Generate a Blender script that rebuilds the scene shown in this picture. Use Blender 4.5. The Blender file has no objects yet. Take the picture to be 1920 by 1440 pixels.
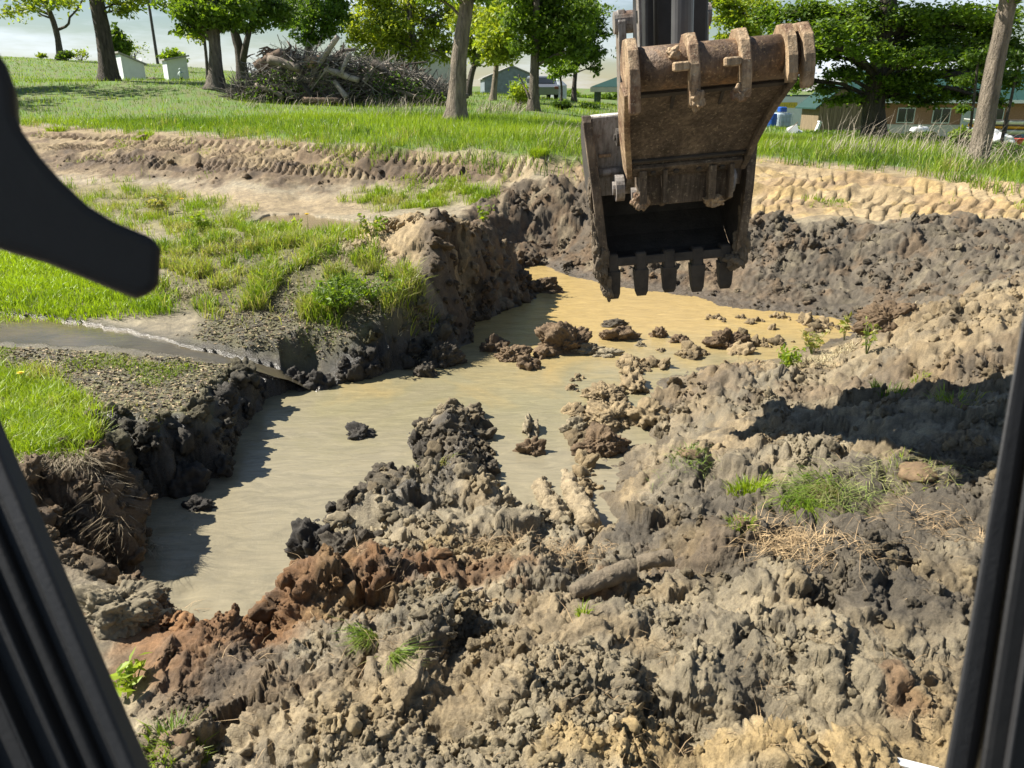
import bpy, math, random
import numpy as np
from mathutils import Vector, Matrix

random.seed(7)
RNG = np.random.default_rng(7)
SC = bpy.context.scene
COL = SC.collection
R = math.radians

# ------------------------------------------------------------------ camera
EYE = 2.3
PITCH = 20.7
FPX = 1442.0            # focal length in pixels of the 1920 px wide photograph
cam_d = bpy.data.cameras.new('camera')
cam = bpy.data.objects.new('camera', cam_d)
COL.objects.link(cam)
cam.location = (0, 0, EYE)
cam.rotation_euler = (R(90 - PITCH), 0, 0)
cam_d.sensor_width = 36
cam_d.lens = 36 * FPX / 1920
cam_d.clip_start = 0.05
cam_d.clip_end = 3000
cam_d.dof.use_dof = True
cam_d.dof.focus_distance = 5.0
cam_d.dof.aperture_fstop = 9
SC.camera = cam

# ------------------------------------------------------------------ light
SUN_EL, SUN_AZ = 46.0, -78.0      # azimuth from +Y, negative to the left
w = bpy.data.worlds.new('World')
SC.world = w
w.use_nodes = True
nt = w.node_tree
nt.nodes.clear()
wo = nt.nodes.new('ShaderNodeOutputWorld')
bg = nt.nodes.new('ShaderNodeBackground')
sky = nt.nodes.new('ShaderNodeTexSky')
sky.sky_type = 'NISHITA'
sky.sun_disc = False
sky.sun_elevation = R(SUN_EL)
sky.sun_rotation = R(SUN_AZ)
sky.air_density = 1.2
sky.dust_density = 0.1
sky.ozone_density = 3.5
tc = nt.nodes.new('ShaderNodeTexCoord')
mp = nt.nodes.new('ShaderNodeMapping')
mp.inputs['Scale'].default_value = (1.5, 1.5, 9.0)
nz = nt.nodes.new('ShaderNodeTexNoise')
nz.inputs['Scale'].default_value = 2.2
nz.inputs['Detail'].default_value = 7
nz.inputs['Roughness'].default_value = 0.6
cr = nt.nodes.new('ShaderNodeValToRGB')
cr.color_ramp.elements[0].position = 0.45
cr.color_ramp.elements[0].color = (0, 0, 0, 1)
cr.color_ramp.elements[1].position = 0.72
cr.color_ramp.elements[1].color = (0.9, 0.9, 0.9, 1)
mx = nt.nodes.new('ShaderNodeMix')
mx.data_type = 'RGBA'
mx.inputs[7].default_value = (13.0, 14.2, 16.0, 1)
nt.links.new(tc.outputs['Generated'], mp.inputs['Vector'])
nt.links.new(mp.outputs[0], nz.inputs['Vector'])
nt.links.new(nz.outputs['Fac'], cr.inputs[0])
# thin cloud thins out towards the zenith, all round
sxyz = nt.nodes.new('ShaderNodeSeparateXYZ'); nt.links.new(tc.outputs['Generated'], sxyz.inputs[0])
el = nt.nodes.new('ShaderNodeMapRange'); el.inputs['From Min'].default_value = 0.05; el.inputs['From Max'].default_value = 0.5
el.inputs['To Min'].default_value = 1.0; el.inputs['To Max'].default_value = 0.25
nt.links.new(sxyz.outputs['Z'], el.inputs['Value'])
cm = nt.nodes.new('ShaderNodeMath'); cm.operation = 'MULTIPLY'
nt.links.new(cr.outputs[0], cm.inputs[0]); nt.links.new(el.outputs[0], cm.inputs[1])
nt.links.new(cm.outputs[0], mx.inputs[0])
nt.links.new(sky.outputs[0], mx.inputs[6])
nt.links.new(mx.outputs[2], bg.inputs['Color'])
bg.inputs['Strength'].default_value = 0.042
nt.links.new(bg.outputs[0], wo.inputs['Surface'])

sun_d = bpy.data.lights.new('sun', 'SUN')
sun_d.energy = 5.0
sun_d.angle = R(0.53)
sun_d.color = (1.0, 0.94, 0.84)
sun = bpy.data.objects.new('sun', sun_d)
COL.objects.link(sun)
_d = Vector((math.sin(R(SUN_AZ)) * math.cos(R(SUN_EL)), math.cos(R(SUN_AZ)) * math.cos(R(SUN_EL)), math.sin(R(SUN_EL))))
sun.rotation_euler = _d.to_track_quat('Z', 'Y').to_euler()
sun.location = _d * 60

SC.view_settings.view_transform = 'Standard'
SC.view_settings.look = 'None'
SC.view_settings.gamma = 1
SC.view_settings.exposure = 1.1
SC.render.engine = 'CYCLES'
SC.cycles.max_bounces = 6
SC.cycles.use_denoising = True

# ------------------------------------------------------------------ helpers: picture survey -> place
_cp, _sp = math.cos(R(PITCH)), math.sin(R(PITCH))
def ray(px, py):
    a = (px - 960) / FPX
    b = (720 - py) / FPX
    return (a, _cp + b * _sp, -_sp + b * _cp)
def at(px, py, Y):
    d = ray(px, py); t = Y / d[1]
    return Vector((d[0] * t, Y, EYE + d[2] * t))
def atz(px, py, z):
    d = ray(px, py); t = (z - EYE) / d[2]
    return Vector((d[0] * t, d[1] * t, z))

# ------------------------------------------------------------------ helpers: noise
_GA = RNG.random(256) * 2 * np.pi
_GX, _GY = np.cos(_GA), np.sin(_GA)
_G3 = RNG.normal(size=(256, 3)); _G3 /= np.linalg.norm(_G3, axis=1)[:, None]
def _hash(ix, iy, s):
    h = (ix.astype(np.int64) * 374761393 + iy.astype(np.int64) * 668265263 + s * 974634777) & 0xFFFFFFFF
    h = ((h ^ (h >> 13)) * 1274126177) & 0xFFFFFFFF
    return (h ^ (h >> 16)) & 255
def pn2(x, y, seed=0):
    x = np.asarray(x, float); y = np.asarray(y, float)
    ix = np.floor(x); iy = np.floor(y)
    fx = x - ix; fy = y - iy
    ix = ix.astype(np.int64); iy = iy.astype(np.int64)
    ux = fx * fx * fx * (fx * (fx * 6 - 15) + 10); uy = fy * fy * fy * (fy * (fy * 6 - 15) + 10)
    def g(dx, dy):
        h = _hash(ix + dx, iy + dy, seed)
        return _GX[h] * (fx - dx) + _GY[h] * (fy - dy)
    a = g(0, 0); b = g(1, 0); c = g(0, 1); d = g(1, 1)
    a = a + (b - a) * ux; c = c + (d - c) * ux
    return (a + (c - a) * uy) * 1.5
def pn3(x, y, z, seed=0):
    ix = np.floor(x); iy = np.floor(y); iz = np.floor(z)
    fx = x - ix; fy = y - iy; fz = z - iz
    ix = ix.astype(np.int64); iy = iy.astype(np.int64); iz = iz.astype(np.int64)
    f = lambda t: t * t * t * (t * (t * 6 - 15) + 10)
    ux, uy, uz = f(fx), f(fy), f(fz)
    def g(dx, dy, dz):
        v = _G3[_hash(ix + dx + (iz + dz) * 131, iy + dy + (iz + dz) * 57, seed)]
        return v[:, 0] * (fx - dx) + v[:, 1] * (fy - dy) + v[:, 2] * (fz - dz)
    L = lambda a, b, t: a + (b - a) * t
    return 1.5 * L(L(L(g(0,0,0), g(1,0,0), ux), L(g(0,1,0), g(1,1,0), ux), uy),
                   L(L(g(0,0,1), g(1,0,1), ux), L(g(0,1,1), g(1,1,1), ux), uy), uz)
def sstep(a, b, x):
    t = np.clip((x - a) / (b - a), 0, 1)
    return t * t * (3 - 2 * t)
def worley(x, y, seed=0, slabs=False):
    ix = np.floor(x); iy = np.floor(y)
    f1 = np.full(x.shape, 9.0); cid = np.zeros(x.shape); cid2 = np.zeros(x.shape); ox = np.zeros(x.shape); oy = np.zeros(x.shape)
    for dx in (-1, 0, 1):
        for dy in (-1, 0, 1):
            cx = ix + dx; cy = iy + dy
            h = _hash(cx, cy, seed); h2 = _hash(cx, cy, seed + 71)
            dx_ = x - (cx + 0.15 + 0.7 * h / 255); dy_ = y - (cy + 0.15 + 0.7 * h2 / 255)
            d = np.hypot(dx_, dy_)
            m = d < f1
            f1 = np.where(m, d, f1); cid = np.where(m, h / 255.0, cid); cid2 = np.where(m, h2 / 255.0, cid2)
            ox = np.where(m, dx_, ox); oy = np.where(m, dy_, oy)
    if slabs: return f1, cid, cid2, ox, oy
    return f1, cid
def sdf_poly(x, y, P):
    """signed distance to polygon P, positive inside"""
    P = np.asarray(P, float)
    d2 = np.full(x.shape, 1e18); ins = np.zeros(x.shape, bool)
    n = len(P)
    for i in range(n):
        ax, ay = P[i]; bx, by = P[(i + 1) % n]
        ex, ey = bx - ax, by - ay
        L = ex * ex + ey * ey + 1e-12
        t = np.clip(((x - ax) * ex + (y - ay) * ey) / L, 0, 1)
        d2 = np.minimum(d2, (x - ax - t * ex) ** 2 + (y - ay - t * ey) ** 2)
        c = ((ay > y) != (by > y)) & (x < ex * (y - ay) / (ey if abs(ey) > 1e-12 else 1e-12) + ax)
        ins ^= c
    d = np.sqrt(d2)
    return np.where(ins, d, -d)

# ------------------------------------------------------------------ helpers: meshes and objects
def mesh_np(name, V, F, cols=None, extra=None, smooth=True):
    """V (n,3); F a list of (m,k) index arrays"""
    V = np.asarray(V, np.float32)
    me = bpy.data.meshes.new(name)
    F = [np.asarray(f, np.int32) for f in F if len(f)]
    me.vertices.add(len(V)); me.vertices.foreach_set('co', V.ravel())
    loops = np.concatenate([f.ravel() for f in F])
    tot = np.concatenate([np.full(len(f), f.shape[1], np.int32) for f in F])
    st = np.concatenate([[0], np.cumsum(tot)[:-1]]).astype(np.int32)
    me.loops.add(len(loops)); me.loops.foreach_set('vertex_index', loops)
    me.polygons.add(len(tot)); me.polygons.foreach_set('loop_start', st)
    me.polygons.foreach_set('use_smooth', np.full(len(tot), smooth, bool))
    if cols is not None:
        a = me.attributes.new('col', 'FLOAT_COLOR', 'POINT')
        c = np.ones((len(V), 4), np.float32); c[:, :3] = cols
        a.data.foreach_set('color', c.ravel())
    for k, v in (extra or {}).items():
        a = me.attributes.new(k, 'FLOAT', 'POINT')
        a.data.foreach_set('value', np.asarray(v, np.float32))
    me.update(calc_edges=True); me.validate()
    return me
def tag(o, label=None, cat=None, group=None, kind=None):
    if label: o['label'] = label
    if cat: o['category'] = cat
    if group: o['group'] = group
    if kind: o['kind'] = kind
    return o
def link(name, me, mat=None, parent=None, loc=(0, 0, 0)):
    o = bpy.data.objects.new(name, me)
    COL.objects.link(o)
    if mat is not None: me.materials.append(mat)
    o.location = loc
    if parent is not None: o.parent = parent
    return o
def empty(name, loc=(0, 0, 0), rz=0.0):
    o = bpy.data.objects.new(name, None)
    COL.objects.link(o); o.location = loc; o.rotation_euler = (0, 0, rz)
    o.empty_display_size = 0.1
    return o
class MB:
    def __init__(s): s.v = []; s.f = []
    def add(s, vs, fs):
        b = len(s.v); s.v += [tuple(q) for q in vs]; s.f += [tuple(b + i for i in f) for f in fs]; return s
    def box(s, c, d, rot=None, bev=0.0):
        hx, hy, hz = d[0] / 2, d[1] / 2, d[2] / 2
        if bev <= 0:
            P = [Vector((sx * hx, sy * hy, sz * hz)) for sz in (-1, 1) for sy in (-1, 1) for sx in (-1, 1)]
            Fs = [(0, 2, 3, 1), (4, 5, 7, 6), (0, 1, 5, 4), (2, 6, 7, 3), (0, 4, 6, 2), (1, 3, 7, 5)]
        else:
            b = min(bev, hx * .9, hy * .9, hz * .9)
            P = []; Fs = []
            # three layers of rounded outline
            out = [(-hx + b, -hy), (hx - b, -hy), (hx, -hy + b), (hx, hy - b), (hx - b, hy), (-hx + b, hy), (-hx, hy - b), (-hx, -hy + b)]
            inn = [(q[0] * (hx - b) / hx, q[1] * (hy - b) / hy) for q in out]
            for ring, z in ((inn, -hz), (out, -hz + b), (out, hz - b), (inn, hz)):
                P += [Vector((q[0], q[1], z)) for q in ring]
            for k in range(3):
                for i in range(8):
                    j = (i + 1) % 8
                    Fs.append((k * 8 + i, k * 8 + j, k * 8 + 8 + j, k * 8 + 8 + i))
            Fs.append(tuple(range(7, -1, -1))); Fs.append(tuple(range(24, 32)))
        M = rot if rot is not None else Matrix.Identity(3)
        return s.add([M @ p + Vector(c) for p in P], Fs)
    def prism(s, prof, x0, x1, axis='X', bev=0.0):
        """extrude a polygon given in the plane across the axis"""
        n = len(prof)
        def pt(q, t):
            return {'X': (t, q[0], q[1]), 'Y': (q[0], t, q[1]), 'Z': (q[0], q[1], t)}[axis]
        if bev > 0:
            c = (sum(q[0] for q in prof) / n, sum(q[1] for q in prof) / n)
            def ins(q):
                dx, dy = c[0] - q[0], c[1] - q[1]; L = math.hypot(dx, dy) + 1e-9
                return (q[0] + dx / L * bev, q[1] + dy / L * bev)
            inn = [ins(q) for q in prof]
            rings = [(inn, x0), (prof, x0 + bev), (prof, x1 - bev), (inn, x1)]
        else:
            rings = [(prof, x0), (prof, x1)]
        vs = [pt(q, t) for r_, t in rings for q in r_]
        fs = []
        for k in range(len(rings) - 1):
            for i in range(n):
                j = (i + 1) % n
                fs.append((k * n + i, k * n + j, k * n + n + j, k * n + n + i))
        fs.append(tuple(range(n - 1, -1, -1))); m = (len(rings) - 1) * n
        fs.append(tuple(range(m, m + n)))
        return s.add(vs, fs)
    def tube(s, path, rad, n=8, cap=True):
        P = [Vector(p) for p in path]
        if not hasattr(rad, '__len__'): rad = [rad] * len(P)
        vs = []; fs = []
        ref = None
        for i, p in enumerate(P):
            t = (P[min(i + 1, len(P) - 1)] - P[max(i - 1, 0)])
            t = t.normalized() if t.length > 1e-9 else Vector((0, 0, 1))
            if ref is None:
                ref = Vector((1, 0, 0)) if abs(t.x) < 0.8 else Vector((0, 1, 0))
            a = (ref - t * ref.dot(t)).normalized(); b = t.cross(a); ref = a
            for k in range(n):
                an = 2 * math.pi * k / n
                vs.append(p + a * (math.cos(an) * rad[i]) + b * (math.sin(an) * rad[i]))
        for i in range(len(P) - 1):
            for k in range(n):
                j = (k + 1) % n
                fs.append((i * n + k, i * n + j, (i + 1) * n + j, (i + 1) * n + k))
        if cap:
            fs.append(tuple(range(n - 1, -1, -1))); m = (len(P) - 1) * n
            fs.append(tuple(range(m, m + n)))
        return s.add(vs, fs)
    def xform(s, fn):
        s.v = [tuple(fn(Vector(q))) for q in s.v]; return s
    def build(s, name, mat=None, parent=None, origin=(0, 0, 0), smooth=False):
        me = bpy.data.meshes.new(name)
        ox, oy, oz = origin
        me.from_pydata([(a - ox, b - oy, c - oz) for a, b, c in s.v], [], s.f)
        if smooth: me.polygons.foreach_set('use_smooth', [True] * len(me.polygons))
        me.update()
        o = link(name, me, mat, parent)
        if parent is None: o.location = origin
        return o

# ------------------------------------------------------------------ helpers: materials
def _n(nt, t, **k):
    n = nt.nodes.new(t)
    for a, b in k.items():
        n.inputs[a.replace('_', ' ')].default_value = b
    return n
def new_mat(name):
    m = bpy.data.materials.new(name); m.use_nodes = True
    nt = m.node_tree; nt.nodes.clear()
    out = nt.nodes.new('ShaderNodeOutputMaterial')
    b = nt.nodes.new('ShaderNodeBsdfPrincipled')
    nt.links.new(b.outputs[0], out.inputs[0])
    return m, nt, b, out
def ramp(nt, fac, stops):
    r = nt.nodes.new('ShaderNodeValToRGB')
    e = r.color_ramp.elements
    while len(e) < len(stops): e.new(0.5)
    for q, (p, c) in zip(e, stops):
        q.position = p; q.color = (*c, 1) if len(c) == 3 else c
    nt.links.new(fac, r.inputs[0])
    return r.outputs[0]
def mixc(nt, fac, a, b, mode='MIX'):
    m = nt.nodes.new('ShaderNodeMix'); m.data_type = 'RGBA'; m.blend_type = mode
    for i, q in ((0, fac), (6, a), (7, b)):
        if isinstance(q, bpy.types.NodeSocket): nt.links.new(q, m.inputs[i])
        elif i == 0: m.inputs[0].default_value = q
        else: m.inputs[i].default_value = (*q, 1)
    return m.outputs[2]
def noise_out(nt, scale, detail=5, rough=0.6, vec='Object', stretch=None, dist=0.0):
    tcn = nt.nodes.new('ShaderNodeTexCoord')
    src = tcn.outputs[vec]
    if stretch:
        mpn = nt.nodes.new('ShaderNodeMapping'); mpn.inputs['Scale'].default_value = stretch
        nt.links.new(src, mpn.inputs['Vector']); src = mpn.outputs[0]
    n = _n(nt, 'ShaderNodeTexNoise', Scale=scale, Detail=detail, Roughness=rough, Distortion=dist)
    nt.links.new(src, n.inputs['Vector'])
    return n.outputs['Fac']
def bump(nt, bsdf, h, strength, dist=0.02):
    b = _n(nt, 'ShaderNodeBump', Strength=strength, Distance=dist)
    nt.links.new(h, b.inputs['Height']); nt.links.new(b.outputs[0], bsdf.inputs['Normal'])
    return b
def mat_plain(name, base, rough=0.6, metal=0.0, var=0.25, scale=6.0, bmp=0.15, bscale=None, second=None, sfac=(0.5, 0.7), stretch=None, bdist=.02, speck=None):
    m, nt, b, _ = new_mat(name)
    f = noise_out(nt, scale, stretch=stretch)
    lo = tuple(c * (1 - var) for c in base); hi = tuple(min(1, c * (1 + var)) for c in base)
    c = ramp(nt, f, [(0.3, lo), (0.7, hi)])
    if second is not None:
        f2 = noise_out(nt, scale * 0.45, 8, 0.65, stretch=stretch)
        k = ramp(nt, f2, [(sfac[0], (0, 0, 0)), (sfac[1], (1, 1, 1))])
        c = mixc(nt, k, c, second)
    if speck is not None:
        f3 = noise_out(nt, scale * 6, 6, 0.7)
        c = mixc(nt, ramp(nt, f3, [(.56, (0, 0, 0)), (.68, (1, 1, 1))]), c, speck)
        f4 = noise_out(nt, scale * 2.2, 5, 0.6, stretch=(3, 3, .25))
        c = mixc(nt, 1.0, c, ramp(nt, f4, [(.35, (.6, .58, .55)), (.6, (1.15, 1.15, 1.15))]), 'MULTIPLY')
    nt.links.new(c, b.inputs['Base Color'])
    b.inputs['Roughness'].default_value = rough
    b.inputs['Metallic'].default_value = metal
    if bmp > 0:
        bump(nt, b, noise_out(nt, bscale or scale * 5, 6, 0.65, stretch=stretch), bmp, bdist)
    return m
def mat_leaf(name, trans=0.45, rough=0.5, tint=(1.25, 1.2, 0.5)):
    """leaf colour comes from the per-leaf attribute 'col'"""
    m, nt, b, out = new_mat(name)
    a = nt.nodes.new('ShaderNodeAttribute'); a.attribute_name = 'col'
    nt.links.new(a.outputs['Color'], b.inputs['Base Color'])
    b.inputs['Roughness'].default_value = rough
    t = nt.nodes.new('ShaderNodeBsdfTranslucent')
    nt.links.new(mixc(nt, 1.0, a.outputs['Color'], tint, 'MULTIPLY'), t.inputs['Color'])
    ms = nt.nodes.new('ShaderNodeMixShader'); ms.inputs[0].default_value = trans
    nt.links.new(b.outputs[0], ms.inputs[1]); nt.links.new(t.outputs[0], ms.inputs[2])
    nt.links.new(ms.outputs[0], out.inputs[0])
    return m

# ================================================================== TERRAIN
ZW = -0.6                      # level of the water in the pit
CP = [  # (px, py, z) survey points of the dry ground
 (1000,1440,0.0),(600,1440,-.12),(1600,1440,.05),(300,1440,-.2),(1900,1440,.08),(0,1440,-.2),
 (300,1300,-.27),(450,1190,-.36),(560,1130,-.30),(700,1080,-.22),(680,1200,-.12),(1100,1100,-.12),(1100,1250,-.02),(1500,1250,.05),(1500,1100,.0),(1750,1000,.08),
 (1000,1010,-.42),(1080,1030,-.40),(1000,1060,-.26),(850,950,-.42),(1200,950,-.36),(1200,880,-.42),(1400,900,-.12),(1650,870,.0),(1800,850,.1),
 (850,830,-.42),(1150,800,-.48),(1300,720,-.42),(1330,790,-.32),(1460,740,-.30),(1460,690,-.40),(1550,650,-.38),(1600,760,-.2),(1700,720,-.05),(1900,640,.28),(1880,565,.40),(1720,600,.08),(1620,610,-.3),
 (1400,440,.14),(1560,440,.18),(1720,446,.24),(1900,455,.34),(1400,415,.26),(1560,420,.3),(1720,425,.34),(1400,500,-.2),(1600,500,-.12),(1780,510,.05),
 (1400,390,.38),(1650,390,.44),(1900,405,.5),(1450,345,.7),(1650,340,.78),(1900,365,.72),(1430,305,.95),(1650,310,.95),(1900,345,.85),
 (1000,400,.12),(1080,385,.22),(930,400,.2),(1060,345,.62),(1090,322,.85),(960,355,.5),(1000,440,-.1),(1060,470,-.3),(1200,420,.1),(1250,470,-.15),(1200,350,.6),
 (60,780,.0),(150,850,.04),(30,900,.08),(300,740,-.10),(440,715,-.18),(480,745,-.2),(390,790,-.12),(300,660,-.10),(560,660,-.24),(700,650,-.27),(600,700,-.36),(690,688,-.38),(770,668,-.38),(830,640,-.36),(860,612,-.2),(100,680,-.03),(0,620,-.04),
 (150,560,.04),(50,490,.08),(330,560,.03),(330,600,-.06),(520,560,.08),(520,605,-.08),(650,575,.08),(650,610,-.12),(760,580,.06),(780,605,-.1),(600,480,.36),(450,440,.24),(720,450,.52),(820,435,.62),(330,470,.14),
 (850,470,.5),(900,420,.45),
 (550,410,.06),(660,400,.08),(350,370,.12),(150,370,.12),(560,375,.15),(800,370,.28),(700,350,.4),(900,350,.55),
 (100,320,.48),(300,325,.48),(500,345,.42),(700,330,.55),(100,285,.85),(300,290,.85),(500,300,.8),(700,305,.82),(900,310,.88),(1000,310,.95),
 (100,245,1.25),(300,252,1.22),(500,262,1.15),(700,275,1.12),(900,285,1.1),(1050,298,1.05),
 (855,225,1.55),(1000,230,1.45),(1100,250,1.3),(600,230,1.5),(400,215,1.6),(200,205,1.72),
]
CPW = [tuple(atz(a, b, z)) for a, b, z in CP]
def _yz(px, py, Y): CPW.append(tuple(at(px, py, Y)))
for q in [(30,190,34),(205,150,43),(250,158,63),(332,163,60),(405,166,39),(450,148,48),(100,112,105),(300,120,105),(0,104,120),(450,135,110),
          (640,195,38),(480,190,40),(830,195,40),(775,165,60),(640,160,75),(700,170,120),
          (880,180,48),(925,188,42),(1000,207,31),(1052,192,45),(1075,190,47),(1150,197,62),(1100,184,140),(900,176,140),
          (1640,258,26),(1830,306,16.5),(1760,285,19),(1540,247,46),(1460,245,56),(1700,264,60),(1900,268,58),(1600,250,62),(1500,236,120),(1900,240,150),(1400,262,30),(1900,290,22)]:
    _yz(*q)
for X, Y, z in [(-300,500,9),(0,500,6),(300,500,2),(-150,250,9),(0,250,3),(150,250,-2),(500,300,0),(-500,300,10),(-60,30,3),(60,20,.6),(40,60,-1.5),
                (-4,1,-.1),(4,1,.1),(0,.8,0),(-12,2,.2),(12,2,.5),(9,6,.7),(-9,8,.1),(-7,4,.1),(20,10,1),(-25,15,1.2)]:
    CPW.append((X, Y, z))
CPW = np.array(CPW)
def _feat(x, y):
    r = np.hypot(x, y)
    return np.stack([np.arctan2(x, y) * 1.6, np.log(r + 0.15)], -1)
_CF = _feat(CPW[:, 0], CPW[:, 1])
_D = np.linalg.norm(_CF[:, None] - _CF[None], axis=2)
_n_ = len(_CF)
_A = np.zeros((_n_ + 3, _n_ + 3)); _A[:_n_, :_n_] = -_D + np.eye(_n_) * 0.004
_A[:_n_, _n_] = 1; _A[:_n_, _n_ + 1:] = _CF; _A[_n_, :_n_] = 1; _A[_n_ + 1:, :_n_] = _CF.T
_W = np.linalg.solve(_A, np.concatenate([CPW[:, 2], np.zeros(3)]))
def base(x, y):
    x = np.asarray(x, float); y = np.asarray(y, float)
    sh = x.shape; f = _feat(x.ravel(), y.ravel()); o = np.empty(len(f))
    for i in range(0, len(f), 60000):
        q = f[i:i + 60000]
        d = np.sqrt((q[:, None, 0] - _CF[None, :, 0]) ** 2 + (q[:, None, 1] - _CF[None, :, 1]) ** 2)
        o[i:i + 60000] = -d @ _W[:_n_] + _W[_n_] + q @ _W[_n_ + 1:]
    return o.reshape(sh)
_YS = np.exp(np.linspace(math.log(1.4), math.log(300), 700))
def G(pts):
    """ground points (x, y) seen at picture points"""
    D = np.array([ray(*p) for p in pts])
    T = _YS[None, :] / D[:, 1:2]
    X = D[:, 0:1] * T; Z = EYE + D[:, 2:3] * T
    zb = base(X, np.broadcast_to(_YS, X.shape))
    hit = Z < zb
    k = np.where(hit.any(1), hit.argmax(1), len(_YS) - 1)
    i = np.arange(len(pts))
    return np.stack([X[i, k], _YS[k]], -1)
def W_(pts, z=ZW): return np.array([tuple(atz(a, b, z))[:2] for a, b in pts])

SHORE = W_([(965,508),(1010,500),(1080,525),(1150,542),(1230,552),(1290,560),(1340,577),(1420,588),(1500,594),(1570,603),(1585,618),(1540,632),(1500,645),(1440,660),(1390,668),
 (1330,672),(1262,690),(1215,715),(1195,760),(1195,800),(1205,830),(1170,850),(1140,855),(1128,880),(1132,930),(1135,985),(1095,1000),(1050,985),(1005,968),(965,945),(940,890),(925,830),(912,768),
 (870,757),(800,785),(748,830),(760,870),(790,895),(745,888),(690,880),(668,900),(700,925),(740,930),(690,960),(620,955),(575,975),(605,1000),(560,1045),(580,1070),(640,1075),(620,1090),
 (540,1125),(490,1165),(430,1197),(380,1192),(345,1168),(335,1135),(300,1150),(180,1150),(120,1120),(100,1075),(180,1070),(246,1074),(246,1000),(242,918),(290,930),(325,932),(360,905),(415,888),(440,835),(470,790),(500,752),
 (540,728),(590,735),(650,718),(720,702),(780,690),(800,675),(850,660),(885,640),(872,606),(930,592),(1000,562),(1022,545),(975,530)])
SHALLOW = tuple(atz(1185, 770, ZW))[:2]
STREAM = [(-80,612,-.05),(0,618,-.06),(80,624,-.07),(160,632,-.08),(230,640,-.09),(300,650,-.12),(350,662,-.17),(410,672,-.22),(470,684,-.30),(530,702,-.42),(575,722,-.58)]
STW = np.array([tuple(atz(*q)) for q in STREAM])
STR_HW = np.array([.55,.5,.42,.32,.24,.16,.12,.12,.13,.16,.2])
POOL_Z = .03
POOL = W_([(455,425),(500,405),(560,402),(620,410),(690,418),(700,440),(660,455),(600,450),(540,440),(480,440)], POOL_Z)

LAWN = np.concatenate([G([(-150,220),(0,226),(150,236),(300,246),(400,250),(520,258),(640,272),(720,282),(800,280),(950,292),(1060,300),(1150,305),(1400,296),(1440,292),(1560,306),(1650,312),(1780,322),(1920,345),(2060,350)]),
                       [(60, 30), (400, 200), (400, 700), (-500, 700), (-300, 100), (-60, 30)]])
BENCH = G([(-100,640),(100,655),(300,670),(520,700),(540,720),(470,780),(400,800),(240,820),(200,760),(100,720),(-100,700)])
BENCH2 = G([(330,640),(480,540),(700,540),(830,600),(850,640),(780,650),(600,690),(480,668),(330,648),(150,628),(-100,622)])
BRIGHT = G([(-120,470),(60,480),(160,520),(330,568),(330,588),(150,592),(-120,596)])
NEARL = G([(-150,690),(60,700),(160,760),(205,800),(230,860),(120,880),(30,840),(-150,840)])
ISLE = G([(300,470),(400,440),(500,450),(640,470),(720,500),(800,540),(790,590),(640,605),(480,600),(350,590),(310,560)])
WEEDY = G([(110,350),(260,345),(380,370),(460,400),(560,440),(660,440),(680,470),(560,470),(400,450),(250,430),(140,380)])
STRIP = G([(650,370),(720,352),(830,352),(930,360),(915,385),(800,392),(700,392)])
FRONT = G([(250,1500),(330,1250),(520,1150),(760,1030),(700,930),(760,820),(910,750),(1000,930),(1150,960),(1080,860),(1110,780),(1180,690),(1270,660),(1400,640),(1560,700),(1700,560),(1980,520),(2100,900),(2100,1500)])
WALLM = G([(1330,600),(1340,500),(1380,410),(1540,430),(1700,420),(1920,430),(2050,440),(2050,560),(1850,540),(1650,640),(1560,620)])
HEAP = G([(840,450),(870,400),(940,365),(1060,355),(1130,375),(1360,400),(1360,570),(1230,550),(1130,535),(1060,520),(960,510),(900,480)])
CLAY = G([(1100,310),(1420,300),(1650,318),(1980,350),(1980,425),(1700,418),(1540,425),(1380,405),(1120,350)])
BERM = G([(-50,232),(150,240),(400,255),(640,276),(800,286),(1000,303),(1110,312),(1110,345),(930,350),(700,345),(500,350),(300,335),(60,330),(-50,330)])
WETFLAT = G([(90,340),(300,345),(500,360),(700,365),(690,400),(480,400),(300,380),(120,370)])
BAND1 = G([(70,292),(200,292),(300,296),(420,306),(520,318),(600,335),(700,348),(520,352),(300,335),(120,322)])
BAND2 = G([(630,306),(740,300),(860,318),(940,334),(900,352),(740,346),(650,332)])
CREST = G([(640,470),(720,420),(830,415),(880,440),(860,480),(800,500),(700,500)])

TRACKS = [  # (polyline, half width, pitch, slant)
 (G([(60,256),(200,262),(330,268),(480,276),(600,284),(720,296),(850,305),(1000,318),(1110,326)]), .34, .24, .5),
 (G([(70,278),(200,280),(330,284),(450,296),(560,306),(700,318)]), .34, .24, -.5),
 (G([(150,300),(280,306),(420,318),(560,326),(760,325),(900,333)]), .30, .17, .25),
 (G([(1360,398),(1480,398),(1620,402),(1760,408),(1960,416)]), .42, .24, .1),
 (G([(1360,372),(1480,374),(1620,380),(1760,386),(1960,396)]), .36, .24, -.2),
 (G([(1380,330),(1480,328),(1560,334),(1650,345),(1800,362),(1960,372)]), .36, .24, .35),
 (G([(1380,345),(1460,348),(1560,352)]), .30, .2, -.3),
]
BANK = [  # bank width at places along the shore: centre px, radius, width
 (250,990,.9,.10),(450,800,1.2,.22),(330,920,.6,.2),(600,720,1.0,.22),(750,690,.9,.3),(870,620,.9,.2),(940,585,1.2,.18),(1000,550,1.0,.25),
 (1400,585,2.6,2.3),(1560,600,1.5,1.3),(1200,552,1.8,1.9),(1060,515,1.4,1.4),(1200,780,1.6,.8),(1100,940,.8,.4),(960,900,.6,.25),(840,780,.8,.35),(560,1110,.8,.45),(1480,660,1.2,1.0),(640,980,.6,.35)]
BANKW = [(*tuple(atz(a, b, ZW))[:2], r, B) for a, b, r, B in BANK]
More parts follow.
